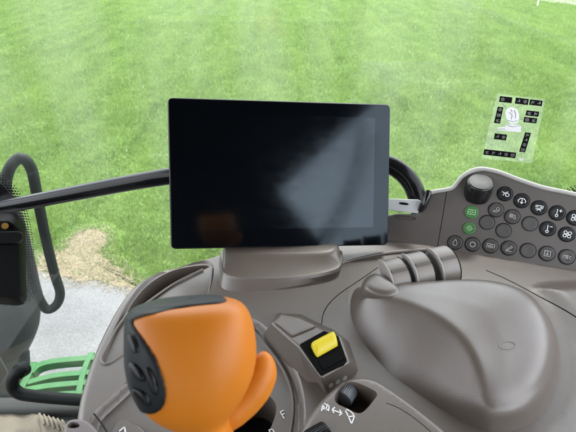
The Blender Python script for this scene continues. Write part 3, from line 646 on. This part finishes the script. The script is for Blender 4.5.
# ================================================================== PALM REST with levers
arm = thing('armrest_control', PZ(450, 340, Z0), 'large rounded grey palm rest with three satin lever paddles along its far edge', 'control armrest')
def palm():
    def ctl(px_, zs): return [PZ(x, y, z) - CAM for (x, y), z in zip(px_, zs)]
    base = [(348, 300), (351, 326), (363, 350), (385, 376), (420, 400), (455, 420), (500, 432), (540, 418), (560, 380), (560, 345), (548, 318), (525, 300), (490, 294), (440, 297), (400, 297), (372, 291), (356, 287)]
    crest = [(366, 293), (383, 296.5), (405, 301), (432, 312), (456, 330), (473, 353), (482, 378), (485, 400), (494, 412), (512, 410), (532, 394), (545, 360), (541, 325), (525, 299), (502, 284), (470, 278), (428, 280), (390, 284)]
    cz = [-.378, -.371, -.366, -.361, -.361, -.366, -.376, -.388, -.393, -.391, -.385, -.378, -.372, -.366, -.364, -.364, -.366, -.372]
    B = catmull(ctl(base, [Z0 - .004] * len(base)), 8, True); Cc = catmull(ctl(crest, cz), 8, True)
    bp_ = [(v.x, v.y) for v in B]; cp_ = [(v.x, v.y) for v in Cc]; st_ = .0022
    xs = np.arange(min(p[0] for p in bp_) - st_, max(p[0] for p in bp_) + st_, st_); ys = np.arange(min(p[1] for p in bp_) - st_, max(p[1] for p in bp_) + st_, st_)
    gx, gy = np.meshgrid(xs, ys, indexing='ij'); pt = np.stack([gx.ravel(), gy.ravel()], 1)
    sb = sdf(pt, bp_); sc = sdf(pt, cp_)
    cc = np.array(cp_); czv = np.array([v.z for v in Cc])
    D = np.hypot(pt[:, None, 0] - cc[None, :, 0], pt[:, None, 1] - cc[None, :, 1]) + 1e-5
    W = D ** -2.4; zi = (W * czv).sum(1) / W.sum(1)
    ztop = zi + .010 * (1 - np.exp(-np.clip(sc, 0, 1) / .055))
    t = np.clip(sb / (np.clip(sb, 0, 9) + np.clip(-sc, 0, 9) + 1e-6), 0, 1)
    fl = np.zeros(len(cc)); fl[:5 * 8] = 1; fl[5 * 8:8 * 8] = np.linspace(1, 0, 24); wl = (W * fl).sum(1) / W.sum(1)
    prof_l = np.sin(t * math.pi / 2 * .62) / math.sin(math.pi / 2 * .62); prof_r = np.sin(t * math.pi / 2) ** .85
    zside = (Z0 - .006) + (zi - (Z0 - .006)) * (wl * prof_l + (1 - wl) * prof_r)
    z = np.where(sc > 0, ztop, np.where(sb > 0, zside, Z0 - .006 + sb * 3)).reshape(gx.shape)
    def smooth(z, k):
        for _ in range(k):
            q = np.pad(z, 1, mode='edge'); z = (q[:-2, 1:-1] + q[2:, 1:-1] + q[1:-1, :-2] + q[1:-1, 2:] + 2 * z) / 6
        return z
    wg = smooth(wl.reshape(gx.shape), 10); zb_ = smooth(z, 50); z = smooth(z, 6); kb_ = np.clip(sb.reshape(gx.shape) / .015, 0, 1)
    mixw = (1 - wg) * kb_; z = z * (1 - mixw) + zb_ * mixw
    nx_, ny_ = gx.shape; sb2 = sb.reshape(gx.shape); ok = sb2 > -st_ * 3.2
    idx = -np.ones(gx.shape, int); vs_ = []
    for i_ in range(nx_):
        for j_ in range(ny_):
            if ok[i_, j_]: idx[i_, j_] = len(vs_); vs_.append(CAM + Vector((gx[i_, j_], gy[i_, j_], z[i_, j_])))
    fs = [(idx[a_, b2], idx[a_ + 1, b2], idx[a_ + 1, b2 + 1], idx[a_, b2 + 1]) for a_ in range(nx_ - 1) for b2 in range(ny_ - 1) if min(idx[a_, b2], idx[a_ + 1, b2], idx[a_ + 1, b2 + 1], idx[a_, b2 + 1]) >= 0]
    fs = [tuple(int(k) for k in f) for f in fs]
    o = mesh('palm_rest', vs_, fs, M['console'], arm, sharp=0)
    return o, (gx, gy, z)
hump, HG = palm()
def hump_z(px, py):
    """height of the palm rest along a sight line, by marching"""
    r_ = ray(px, py)
    for k in range(4000):
        dd = .40 + k * .0001; p = r_ * dd
        a_ = (p.x - HG[0][0, 0]) / .0022; b2 = (p.y - HG[1][0, 0]) / .0022; i_ = int(a_); j_ = int(b2)
        if 0 <= i_ < HG[0].shape[0] - 1 and 0 <= j_ < HG[0].shape[1] - 1 and a_ > 0 and b2 > 0:
            f, g = a_ - i_, b2 - j_; Z_ = HG[2]
            zz = (Z_[i_, j_] * (1 - f) + Z_[i_ + 1, j_] * f) * (1 - g) + (Z_[i_, j_ + 1] * (1 - f) + Z_[i_ + 1, j_ + 1] * f) * g
            if p.z <= zz: return zz
    return -.36
# embossed oval on the rest
ov = [PZ(x, y, hump_z(x, y) - .0001) for x, y in arc(507, 345.5, 8.0, 4.0, 0, 345, 26)]
tube('embossed_oval', ov, .0007, M['console'], hump, 6, closed=True)
adir = Vector((.953, .30, 0)).normalized(); aper = Vector((-adir.y, adir.x, 0))
def lever(c, width, r, fin_l=True, a0=-25, a1=120):
    """drum segment, axis adir"""
    root = None; n = 24
    def seg(name, u0, u1, rad, m, par, aa0=a0, aa1=a1):
        vs_ = []; fs = []
        for i in range(n + 1):
            q = R(aa0 + (aa1 - aa0) * i / n); dv = (-aper * math.cos(q) + Vector((0, 0, 1)) * math.sin(q)) * rad
            vs_ += [c + adir * u0 + dv, c + adir * u1 + dv]
        b = len(vs_); vs_ += [c + adir * u0, c + adir * u1]
        for i in range(n): fs += [(2 * i, 2 * i + 1, 2 * i + 3, 2 * i + 2), (b, 2 * i, 2 * i + 2), (b + 1, 2 * i + 3, 2 * i + 1)]
        fs += [(b, b + 1, 1, 0), (b, 2 * n, 2 * n + 1, b + 1)]
        return bevel(mesh(name, vs_, fs, m, par, sharp=30), .0008, 2)
    body = seg('lever_paddle', -width / 2, width / 2, r, M['metal'], arm)
    seg('side_fin', -width / 2 - .0030, -width / 2 - .0002, r + .0016, M['console_light'], body, a0, a1 + 4)
    seg('side_fin', width / 2 + .0002, width / 2 + .0012, r + .0004, M['black'], body, a0, a1 + 2)
    seg('grip_lip', -width / 2 + .001, width / 2 - .001, r + .0010, M['panel'], body, 62, 70)
c0 = PZ(402, 285, -.374) + aper * .026
for k, (du, dz) in enumerate(((0, 0), (.0345, .002), (.0725, .003))):
    lever(c0 + adir * (du + .002) + Vector((0, 0, dz - .015)), .0245, .030)
# fairing left of first lever
fairing = loft('fairing', [ringz([(359, 292), (368, 300), (390, 304), (404, 301), (407, 294), (396, 284), (378, 275), (364, 278)], -.382, 48), ringz([(361, 287), (370, 295), (390, 299), (401, 296), (403, 291), (392, 282), (377, 272), (365, 276)], -.3705, 48),
    ringz([(364, 284), (372, 291), (389, 294.5), (397, 292.5), (399, 288.5), (390, 281), (377, 272), (367, 277)], -.3655, 48), ringz([(369, 281), (376, 287), (387, 290), (393, 288.5), (394, 286), (386, 280), (377, 275), (371, 279)], -.3638, 48)], M['console'], arm, sub=1, sharp=0, n=48)
# ================================================================== BUTTON PANEL
bl, br, tm = P(440, 250, .425 / .611), P(576, 276, .643), P(478, 172, .685)
BP = Plane(bl, br - bl, tm - bl)
pan = thing('button_panel', bl, 'sloping dark grey button panel right of the display with rows of round keys', 'control panel')
relief('panel_face', BP, [(338, 270), (338, 240), (388, 213), (412, 214), (421, 213), (426, 204), (431, 193), (447, 190), (454, 188), (463, 177), (478, 170), (497, 172), (520, 181), (545, 189), (576, 195), (640, 212), (680, 230), (680, 320), (576, 278), (520, 266), (470, 259), (436, 253), (415, 256)],
    [([(447.5, 187), (442, 220), (436, 256)], -.003, .0004, 'line', .0011),
     ([(392, 214.5), (417, 217), (414, 221), (393, 219)], -.002, .001)], M['panel'], pan, .004, .03, .007, None, 2)
rimpx = [(427, 199), (431, 192.5), (447, 189.5), (454, 186.5), (463, 176), (478, 169), (497, 171.5), (520, 180), (545, 188), (576, 194.5), (640, 211), (680, 229)]
rp = catmull([BP.hit(x, y) - BP.n * .001 for x, y in rimpx], 6)
tube('top_rim', rp, .0034, M['rim'], pan, 12)
def ell(px0, py0, r, n=28):
    o = Vector(BP.uv(px0, py0)); return o, [o + Vector((math.cos(2 * math.pi * k / n), math.sin(2 * math.pi * k / n))) * r for k in range(n)]
def uvl(o, s, lines): return [[o + Vector(q) * s for q in l] for l in lines]
C8 = [(math.cos(R(k * 30)), math.sin(R(k * 30))) for k in range(13)]
def circ(r, cx=0, cy=0): return [(cx + x * r, cy + y * r) for x, y in C8]
icons = {
 'beacon': [[(-.5, .3), (-.1, .1), (-.3, -.3)], [(-.1, .1), (.4, .4)], circ(.28, .35, -.15)],
 'air': [[(-.6, 0), (-.3, .35), (.3, .35), (.6, 0)], [(-.6, 0), (-.5, -.3)], [(.6, 0), (.5, -.3)], [(0, .2), (0, -.5)], [(-.2, -.25), (0, -.5), (.2, -.25)]],
 'screen': [[(-.6, .35), (.6, .35)], [(-.6, .1), (-.2, .1)], [(.1, .1), (.6, .1)], [(-.5, -.25), (.5, -.1)], [(-.3, -.5), (0, -.2), (.3, -.5)]],
 'tempup': [circ(.2, -.1, -.45), [(-.1, -.25), (-.1, .6)], [(.2, .4), (.6, .4)], [(.4, .2), (.4, .6)]],
 'tempdn': [circ(.2, -.1, -.45), [(-.1, -.25), (-.1, .6)], [(.2, .4), (.6, .4)]],
 'fan': [circ(.14), circ(.24, .35, .25), circ(.24, -.35, -.25), circ(.24, -.3, .3), circ(.24, .3, -.3)],
 'wrench': [circ(.25, .25, .2), [(.05, 0), (-.5, -.3)], [(-.5, -.3), (.1, -.4)], [(.1, -.4), (.5, 0)]],
 'gears': [circ(.26, -.25, .12), circ(.12, -.25, .12), circ(.2, .32, -.15), [(-.4, .45), (.45, .25)]],
 'drop': [[(0, .6), (-.35, 0), (-.3, -.35), (0, -.5), (.3, -.35), (.35, 0), (0, .6)]],
 'ring': [circ(.45), circ(.38)],
 'gauge': [[(-.6, -.3), (-.6, .35), (.6, .35), (.6, -.3)], circ(.2, 0, -.1), [(-.35, .1), (-.35, -.3)], [(.35, .1), (.35, -.3)], [(0, -.1), (0, .3)]],
 'pen': [[(-.4, -.3), (.35, .45)], [(.35, .45), (.5, .25), (-.15, -.35), (-.4, -.3)], [(-.5, -.5), (.5, -.5)]],
 'box': [[(-.45, -.4), (.45, -.4), (.45, .45), (-.45, .45), (-.45, -.4)], [(0, .3), (0, -.2)], [(-.2, 0), (0, -.25), (.2, 0)]],
 'itec': [[(-.62, .2), (-.62, -.25)], [(-.5, .22), (-.14, .22)], [(-.32, .22), (-.32, -.25)], [(.16, .22), (-.08, .22), (-.08, -.25), (.16, -.25)], [(-.08, 0), (.12, 0)], [(.6, .17), (.45, .22), (.32, .1), (.32, -.13), (.45, -.25), (.6, -.2)]],
 'map': [[(-.6, -.4), (.6, -.4), (.6, .4), (-.6, .4), (-.6, -.4)], circ(.2), [(-.6, 0), (-.2, 0)], [(.2, 0), (.6, 0)]],
 'dots': [circ(.42), circ(.16), [(-.6, 0), (-.42, 0)], [(.42, 0), (.6, 0)]],
}
keys = [(504.9, 193.9, 'black', 'beacon'), (521.7, 200.8, 'black', 'air'), (539, 207.9, 'black', 'screen'), (557.2, 213, 'black', 'tempup'), (575, 218, 'black', 'fan'), (594, 224, 'black', 'air'),
        (496, 210, 'key', 'wrench'), (512.3, 216.8, 'key', 'gears'), (529.9, 223.7, 'keyblank', None), (547.7, 228.8, 'black', 'tempdn'), (566.8, 234.4, 'black', 'fan'), (586, 240, 'black', 'screen'),
        (487, 222.4, 'keyblank', None), (503.6, 230.6, 'keyblank', None), (471.5, 212.2, 'keygreen', 'map'), (469.2, 228.3, 'keygreen', 'dots'),
        (455, 242.6, 'key', 'drop'), (472.5, 244.4, 'key', 'ring'), (490.4, 246, 'key', 'gauge'), (508.7, 248.2, 'key', 'pen'), (528, 250.6, 'keyblank', None), (547, 253.6, 'key', 'box'), (566.8, 257, 'key', 'itec'), (588, 261, 'key', 'ring')]
KR = .0105
for x, y, mk_, ic in keys:
    o, el = ell(x, y, KR * (.93 if mk_ == 'keygreen' and y > 220 else 1))
    rad = (el[0] - o).length
    ringv = []
    for rr, h in ((1.0, -.001), (1.0, .0006), (.96, .0015), (.86, .0018), (.5, .0010), (.1, .0008)):
        ringv.append([BP.pt(o.x + (q.x - o.x) * rr, o.y + (q.y - o.y) * rr, h if mk_ != 'keyblank' else h * .4) for q in el])
    bt = loft('button', ringv, M[mk_], pan, n=28, sharp=60)
    # recess ring round the key
    if mk_ != 'keygreen':
        rg = [BP.pt(o.x + (q.x - o.x) * 1.07, o.y + (q.y - o.y) * 1.07, .0001) for q in el]
        tube('button_surround', rg, .0007, M['black'], bt, 6, closed=True)
    lab = {'keygreen': 'green button', 'keyblank': 'blank grey button without a symbol'}.get(mk_)
    if lab: bt['label'] = lab
    if ic == 'itec': bt['label'] = 'round button reading ITEC'
    if ic: strokes('symbol', BP, uvl(o, rad * .86, icons[ic]), .0019, .00092 if ic != 'itec' else .0009, M['keygreenink' if mk_ == 'keygreen' else 'white'] if mk_ != 'key' else M['rim'], bt)
# knob
kc = BP.hit(478.5, 188) + BP.n * .002; kax = (Vector((0, 0, 1)) * .95 + BP.n * .38).normalized()
def lathe(name, c, ax, prof, m, parent=None, n=40):
    x = ax.orthogonal().normalized(); y = ax.cross(x)
    return loft(name, [[c + ax * h + (x * math.cos(2 * math.pi * k / n) + y * math.sin(2 * math.pi * k / n)) * r_ for k in range(n)] for r_, h in prof], m, parent, n=n, sharp=40)
kb = lathe('rotary_knob', kc, kax, [(.0210, -.016), (.0210, -.001), (.0204, .002), (.0193, .0108), (.0186, .0124), (.0176, .0132)], M['blackgloss'], pan)
lathe('knob_cap', kc, kax, [(.0174, .0132), (.0170, .0139), (.012, .0143), (.004, .0144)], M['knobtop'], kb)
# socket and clip
SKP = Plane(P(406, 206, .69), BP.u, (Vector((0, .55, .84))))
sk = thing('power_socket', P(406, 213, .70), 'light grey slotted socket cover beside the display with black clip', 'socket')
px_slab('cover', SKP, [(384, 198.5), (418, 199.5), (424, 203), (418, 213.5), (384, 209.5)], -.014, 0, M['socket'], sk, .0010, 0)
px_slab('slot', SKP, [(399, 202), (408.5, 203), (408.8, 205.4), (399.3, 204.4)], .0002, .0008, M['blackgloss'], sk, 0, 1)
tube('clip', [P(429, 190.5, .675), P(427.5, 196, .675), P(423, 206, .68), P(420, 211, .685)], [.004, .0058, .006, .004], M['blackgloss'], sk, 10)
# ================================================================== DISPLAY
TL, TR, BL = P(167, 97, .60), P(391, 104, .645), P(171, 249, .62)
DPn = Plane(TL, TR - TL, (TL - BL)); 
mon = thing('display_monitor', P(280, 249, .64), 'black flat touchscreen display, switched off, mounted above the console', 'display')
def rrect(pl, px4, r, n=6):
    q = [Vector(pl.uv(*p)) for p in px4]; out = []
    for i in range(4):
        p0, p1, p2 = q[i - 1], q[i], q[(i + 1) % 4]; a = (p0 - p1).normalized(); b = (p2 - p1).normalized()
        s = p1 + a * r; e = p1 + b * r
        for k in range(n + 1):
            t = k / n; out.append((1 - t) ** 2 * s + 2 * t * (1 - t) * p1 + t * t * e)
    return out
o4 = [(167, 97), (391, 104), (388.5, 245.5), (170.5, 249.5)]
c = rrect(DPn, o4, .008)
slab('housing', DPn, c, -.020, -.001, M['black'], mon, .003)
fr = slab('screen', DPn, offset(c, .0022), -.002, .0004, M['screen'], mon)
def inset4(k): 
    cx, cy = 279.5, 174; return [(cx + (x - cx) * k, cy + (y - cy) * k) for x, y in o4]
ia = rrect(DPn, [(183, 112), (375, 118), (373, 227), (185, 231)], .001)
m_act, t_, b__ = mat('active_area'); b__.inputs['Base Color'].default_value = (.0015, .002, .003, 1); b__.inputs['Roughness'].default_value = .10; b__.inputs['Specular IOR Level'].default_value = .42; b__.inputs['Specular Tint'].default_value = (.72, .88, 1, 1)
nn = N(t_, 'ShaderNodeTexNoise'); nn.inputs['Scale'].default_value = 12; mr_ = N(t_, 'ShaderNodeMapRange'); mr_.inputs[3].default_value = .06; mr_.inputs[4].default_value = .16
t_.links.new(nn.outputs[0], mr_.inputs[0]); t_.links.new(mr_.outputs[0], b__.inputs['Roughness'])
slab('active_area', DPn, ia, .0003, .0006, m_act, fr)
mc = DPn.pt((TR - TL).length * .5, -.13, -.03)
box('mount_block', mc + Vector((0, .012, -.0)), (.10, .04, .07), M['black'], mon, .004)
tube('mount_arm', [mc, mc + Vector((.02, .03, -.08)), mc + Vector((.02, .02, -.14))], .014, M['black'], mon, 14)
# ================================================================== STICKER on the glass
st = thing('window_sticker', GP.hit(513, 158), 'transparent sticker on the window showing a hand controller diagram in black boxes', 'sticker')
px_slab('film', GP, [(497, 93.5), (545, 99), (532, 163), (481.5, 158)], .0008, .0011, M['film'], st, 0, 0)
bxs = [[(499.8, 95.8), (512.2, 97.2), (511.2, 103), (498.8, 101.6)], [(515.6, 97.3), (528.6, 98.8), (527.6, 104.8), (514.6, 103.4)], [(529.8, 99), (542.4, 100.4), (541.4, 106), (528.8, 104.6)],
       [(526.2, 110), (539, 111.5), (538, 116.6), (525.2, 115.2)], [(524, 116.6), (537, 118), (536, 123.2), (523, 121.8)], [(497.5, 106.4), (503.2, 107), (499.6, 123.4), (493.6, 122.6)],
       [(494.6, 133), (506.8, 134.4), (505.8, 140.2), (493.6, 138.8)], [(525, 132), (530.8, 132.6), (524.8, 152.2), (518.8, 151.4)], [(484, 148.8), (516, 152.4), (515, 158), (483, 154.4)]]
def glyph(k, x, y, s_=1.6):
    G_ = [[arc(x, y, s_, s_ * .9, 0, 360, 8), [(x, y - s_ * .5), (x, y + s_ * .5)]], [[(x - s_, y + s_), (x - s_ * .3, y - s_), (x + s_ * .3, y + s_ * .6), (x + s_, y - s_ * .7)]],
          [[(x - s_, y - s_ * .7), (x + s_, y - s_ * .7), (x + s_, y + s_ * .8), (x - s_, y + s_ * .8), (x - s_, y - s_ * .7)], [(x - s_ * .4, y), (x + s_ * .5, y + .2)]],
          [[(x - s_, y + s_ * .3), (x + s_, y - s_ * .1)], [(x + s_ * .2, y - s_), (x + s_, y - s_ * .1), (x + s_ * .2, y + s_ * .8)]], [[(x - s_, y - s_ * .5), (x + s_, y - s_ * .5)], [(x - s_, y + s_ * .2), (x + s_ * .4, y + s_ * .2)], [(x - s_ * .5, y + s_ * .8), (x + s_, y + s_ * .8)]]]
    return G_[k % 5]
for bi, b in enumerate(bxs):
    bo = strokes('black_box', GP, [], .0012, .001, M['blackgloss'], st, .0002, [[Vector(GP.uv(*q)) for q in b]])
    A, B, C_, D = [Vector(q) for q in b]; n_ = {0: 1, 5: 3, 7: 4, 8: 5}.get(bi, 2)
    for i in range(n_):
        if bi in (5, 7): q = (A.lerp(D, (i + .5) / n_) + B.lerp(C_, (i + .5) / n_)) / 2
        else: q = (A.lerp(B, (i + .5) / n_) + D.lerp(C_, (i + .5) / n_)) / 2
        if bi == 0: q = A.lerp(B, .25).lerp(D.lerp(C_, .25), .5)
        strokes('symbol', GP, pxl(GP, glyph(bi * 3 + i * 2, q.x, q.y, 1.5)), .0016, .0008, M['rim'], bo, .0002)
strokes('drawn_hand', GP, [], .0012, .001, M['white'], st, .0002, [[Vector(GP.uv(*q)) for q in chaikin([(507, 108.5), (511, 107), (516, 108.2), (518.5, 112), (519, 118), (518, 123), (510, 124), (506.5, 119), (505, 113)], 1)]])
strokes('drawn_base', GP, [], .0012, .001, M['white'], st, .0002, [[Vector(GP.uv(*q)) for q in [(505.5, 124), (520.8, 125), (520.5, 132), (498, 130), (497.5, 127.5), (505, 127)]]])
strokes('drawn_figure', GP, [], .0012, .001, M['white'], st, .0002, [[Vector(GP.uv(*q)) for q in arc(521, 159, 2, 1.6, 0, 324, 9)]])
for l in [[(509, 112), (512, 115), (511, 119)], [(514, 110), (515.5, 114), (515, 118)], [(507, 120), (513, 121.5), (518, 120)], [(505.5, 124), (512, 126.5), (520.5, 125)], [(506, 108), (502, 103)], [(514, 107.5), (524, 104.5)], [(519, 119), (524, 119)], [(519, 154), (523, 153)], [(521, 155), (521, 158)], [(510.5, 109), (512, 112)], [(498, 128.5), (505, 129)]]:
    strokes('drawn_line', GP, pxl(GP, [l]), .0016, .0008, M['wheelgrey'], st, .0002)
# ================================================================== JOYSTICK
js = thing('joystick', PZ(225, 470, Z0), 'orange joystick grip with black button pad on its left face, nearest the camera', 'joystick')
JD = .285
Rv, Uv, Fv = Vector((1, 0, 0)), Vector((0, SP, CP)), Vector((0, CP, -SP))
def jring(py, x0, x1, dp, d0=JD, e=2.4, n=48, yaw=0, tilt=0):
    cx = (x0 + x1) / 2; hw = (x1 - x0) / 2 / F * d0; c_ = P(cx, py, d0); out = []
    for k in range(n):
        q = 2 * math.pi * k / n; cs, sn = math.cos(q), math.sin(q)
        X = abs(cs) ** (2 / e) * math.copysign(1, cs) * hw; Y = abs(sn) ** (2 / e) * math.copysign(1, sn) * dp
        out.append(c_ + Rv * X + Fv * Y + Uv * (tilt * X))
    return out
TT = .10
jr = [(299.7, 190, 192, .0002), (299.9, 182, 200, .002), (300.3, 165, 212, .009), (301.5, 146, 226, .017), (304.5, 136, 238, .024), (310, 131.5, 246, .029), (322, 130.5, 252, .033), (338, 131, 255.5, .036), (356, 131.5, 257, .037), (372, 134, 254.5, .036),
      (386, 139, 249, .034), (398, 145, 242, .031), (408, 153, 235, .027), (416, 164, 229, .022), (423, 180, 228, .0185), (430, 198, 231, .016), (446, 204, 236, .015)]
rings = [jring(y, a_, b, dp, JD, tilt=TT * max(0, 1 - i / 8)) for i, (y, a_, b, dp) in enumerate(jr)]
# neck down into the slot
end = PZ(238, 455, Z0 - .04); st_ = (rings[-1][0] + rings[-1][24]) / 2
for t in (.25, .55, .85, 1.0):
    c_ = st_.lerp(end, t); rings.append([c_ + (v - st_) * (1 - .1 * t) for v in rings[-1 if False else len(jr) - 1]])
body = loft('grip', rings[::-1], M['orange'], js, n=48, sharp=0, cap_bottom=True, sub=1)
# thumb lobe
def blob(name, c, axes, m, parent, e=1.0, nu=20, nv=28, warp=None):
    vs_ = []; fs = []
    for i in range(nu + 1):
        th = math.pi * i / nu
        for j in range(nv):
            ph = 2 * math.pi * j / nv
            v = Vector((math.sin(th) * math.cos(ph), math.sin(th) * math.sin(ph), math.cos(th)))
            if warp: v = warp(v)
            vs_.append(c + axes[0] * v.x + axes[1] * v.y + axes[2] * v.z)
    for i in range(nu):
        for j in range(nv): fs.append((i * nv + j, i * nv + (j + 1) % nv, (i + 1) * nv + (j + 1) % nv, (i + 1) * nv + j))
    o = mesh(name, vs_, fs, m, parent, sharp=0)
    bm = bmesh.new(); bm.from_mesh(o.data); bmesh.ops.remove_doubles(bm, verts=bm.verts, dist=1e-6); bmesh.ops.recalc_face_normals(bm, faces=bm.faces); bm.to_mesh(o.data); bm.free()
    for p in o.data.polygons: p.use_smooth = True
    return o
lobe = catmull([P(x, y, d_) for x, y, d_ in ((218, 422, .296), (231, 411, .299), (244, 399, .302), (254, 387, .304), (260.5, 374, .306), (262, 364, .307), (261, 357, .308), (259, 353.5, .309))], 6)
lr_ = [.0095, .012, .0125, .0125, .0117, .0095, .0065, .002]
lr_ = [np.interp(i / 6, range(8), lr_) for i in range(len(lobe))]
tube('thumb_rest', lobe, lr_, M['orange'], js, 28)
# black button pad: a shell over the grip's left and top faces
def pad(name, poly_px, thick, m, parent, base_rings, ck=2, fine=10, inset=0):
    n = 48; fin = []
    rr = base_rings
    for i in range(len(rr) - 1):
        for s in range(fine):
            fin.append([rr[i][k].lerp(rr[i + 1][k], s / fine) for k in range(n)])
    cen = [sum(r_, Vector()) / n for r_ in fin]
    pg = [(q.x, q.y) for q in chaikin(poly_px, ck)]
    def proj(p):
        d_ = p - CAM; z_ = d_.dot(Fv); return (288 + F * d_.x / z_, 216 - F * d_.dot(Uv) / z_)
    fine2 = []; Q = 8
    for r_ in fin: fine2.append([r_[k // Q].lerp(r_[(k // Q + 1) % n], (k % Q) / Q) for k in range(n * Q)])
    N3 = n * Q; pts_ = [v for r_ in fine2 for v in r_]
    pr = np.array([proj(v) for v in pts_]); s_ = sdf(pr, pg)
    vis = np.array([(pts_[i] - cen[i // N3]).dot(Fv) < .012 or i // N3 < 4 * fine for i in range(len(pts_))])
    ok = (s_ > 0) & vis
    vs_ = []
    for i, v in enumerate(pts_):
        nrm = (v - cen[i // N3]).normalized() if (v - cen[i // N3]).length > 1e-6 else Uv
        if i // N3 < 3 * fine: nrm = (nrm * .5 + Uv * .8).normalized()
        t = min(max(s_[i], 0) / 2.0, 1); vs_.append(v + nrm * (thick * (t * (2 - t)) - .0008))
    fs = []
    for i in range(len(fine2) - 1):
        for k in range(N3):
            f = (i * N3 + k, i * N3 + (k + 1) % N3, (i + 1) * N3 + (k + 1) % N3, (i + 1) * N3 + k)
            if sum(ok[q] for q in f) >= 3: fs.append(f)
    par = {}
    def find(a_):
        while par.setdefault(a_, a_) != a_: par[a_] = par[par[a_]]; a_ = par[a_]
        return a_
    for f in fs:
        for q in f[1:]: par[find(q)] = find(f[0])
    cnt = {}
    for f in fs: cnt[find(f[0])] = cnt.get(find(f[0]), 0) + 1
    mxc = max(cnt.values()); dep = {}
    for f in fs: dep.setdefault(find(f[0]), []).append((vs_[f[0]] - CAM).dot(Fv))
    big_ = min([k for k in cnt if cnt[k] > .12 * mxc], key=lambda k: sum(dep[k]) / len(dep[k])) if parent is not js else max(cnt, key=cnt.get); fs = [f for f in fs if find(f[0]) == big_]
    used = sorted({q for f in fs for q in f}); mp = {q: i for i, q in enumerate(used)}
    o = mesh(name, [vs_[q] for q in used], [tuple(mp[q] for q in f) for f in fs], m, parent, sharp=0)
    sm = o.modifiers.new('smooth', 'SMOOTH'); sm.factor = .5; sm.iterations = 12
    so_ = o.modifiers.new('solid', 'SOLIDIFY'); so_.thickness = .0016; so_.offset = -1
    return o
jrv = rings[:len(jr)]
pd = pad('button_pad', [(110, 290), (165, 292), (212, 293), (229, 299), (224, 303.5), (205, 305), (188, 307), (160, 312), (134, 320), (132, 321), (141, 334), (154, 352), (163, 372), (168, 392), (166, 406), (158, 414), (148, 416), (110, 400)], .0022, M['rubber'], js, jrv)
for poly in ([(131, 330), (137, 332), (143, 345), (141, 356), (133, 352), (129, 342)], [(131, 358), (141, 362), (149, 376), (148, 384), (138, 380), (131, 370)],
             [(146, 362), (154, 366), (161, 384), (161, 398), (152, 392), (148, 378)], [(134, 384), (146, 388), (155, 402), (152, 408), (142, 402), (135, 392)]):
    pad('pad_button', poly, .0042, M['blackgloss'] if False else M['black'], pd, jrv, ck=2)
# dark bellows below the grip
bel = []
cb = PZ(232, 452, Z0 - .012)
for i in range(9):
    bel.append((.030 - .0022 * i + (.002 if i % 2 else 0), -.03 + i * .005))
lathe('bellows', PZ(236, 456, Z0 - .01), Vector((-.05, -.05, 1)).normalized(), bel, M['rubber'], js)
# ================================================================== SEAT behind the camera (unseen; its back shaped as a person's dark silhouette in reflections)
seat = thing('driver_seat', (.02, -.42, CZ - 1.28), 'dark fabric driver seat, unseen, its back shaped as a silhouette for the reflections', 'seat')
box('seat_base', (-.02, -.42, CZ - 1.05), (.45, .45, .46), M['black'], seat, .03)
vb = [Vector(q) for q in ((-.5, -.16), (-.54, .1), (-.42, .3), (-.2, .40), (.1, .40), (.24, .30), (.31, .17), (.43, -.01), (.47, -.12), (.42, -.16))]
BKP = Plane(Vector((-.05, -.50, CZ)), Vector((-1, 0, 0)), Vector((0, 0, 1)))
slab('silhouette_back', BKP, [Vector((-q.x - .05, q.y)) for q in chaikin(vb, 2)], -.14, 0, M['seat'], seat, .03)
box('cushion', (-.02, -.42, CZ - .76), (.52, .50, .13), M['seat'], seat, .05)

refl = tag(slab('reflector_sheet', Plane(Vector((0, -1.05, CZ)), Vector((-1, 0, 0)), Vector((0, -.9, 1))), [Vector(q) for q in ((.475, -.47), (.31, -.475), (.30, -.385), (-.39, -.375), (-.39, -.22), (.475, -.24))], -.006, 0, M['white'], None, .002), 'white unseen sheet added behind the seat for a pale reflection in the window', 'reflector')  # unseen white sheet, added for the pale reflection on the window glass

def mirrored(px, py, y):
    r_ = ray(px, py); p = CAM + r_ * ((DPn.o - CAM).dot(DPn.n) / r_.dot(DPn.n)); d_ = r_ - 2 * r_.dot(DPn.n) * DPn.n
    return p + d_ * ((y - p.y) / d_.y)
for a_, r_ in (([(318, 242), (332, 222), (345, 196), (354, 170), (360, 140), (362, 125)], .016), ([(326, 244), (342, 220), (356, 190), (366, 160), (373, 135)], .009)):
    tube('reflection_tube', catmull([mirrored(x, y, -1.0) for x, y in a_], 5), r_, M['black'], cab, 12)  # unseen tubes, added so the display mirrors two dark curved lines
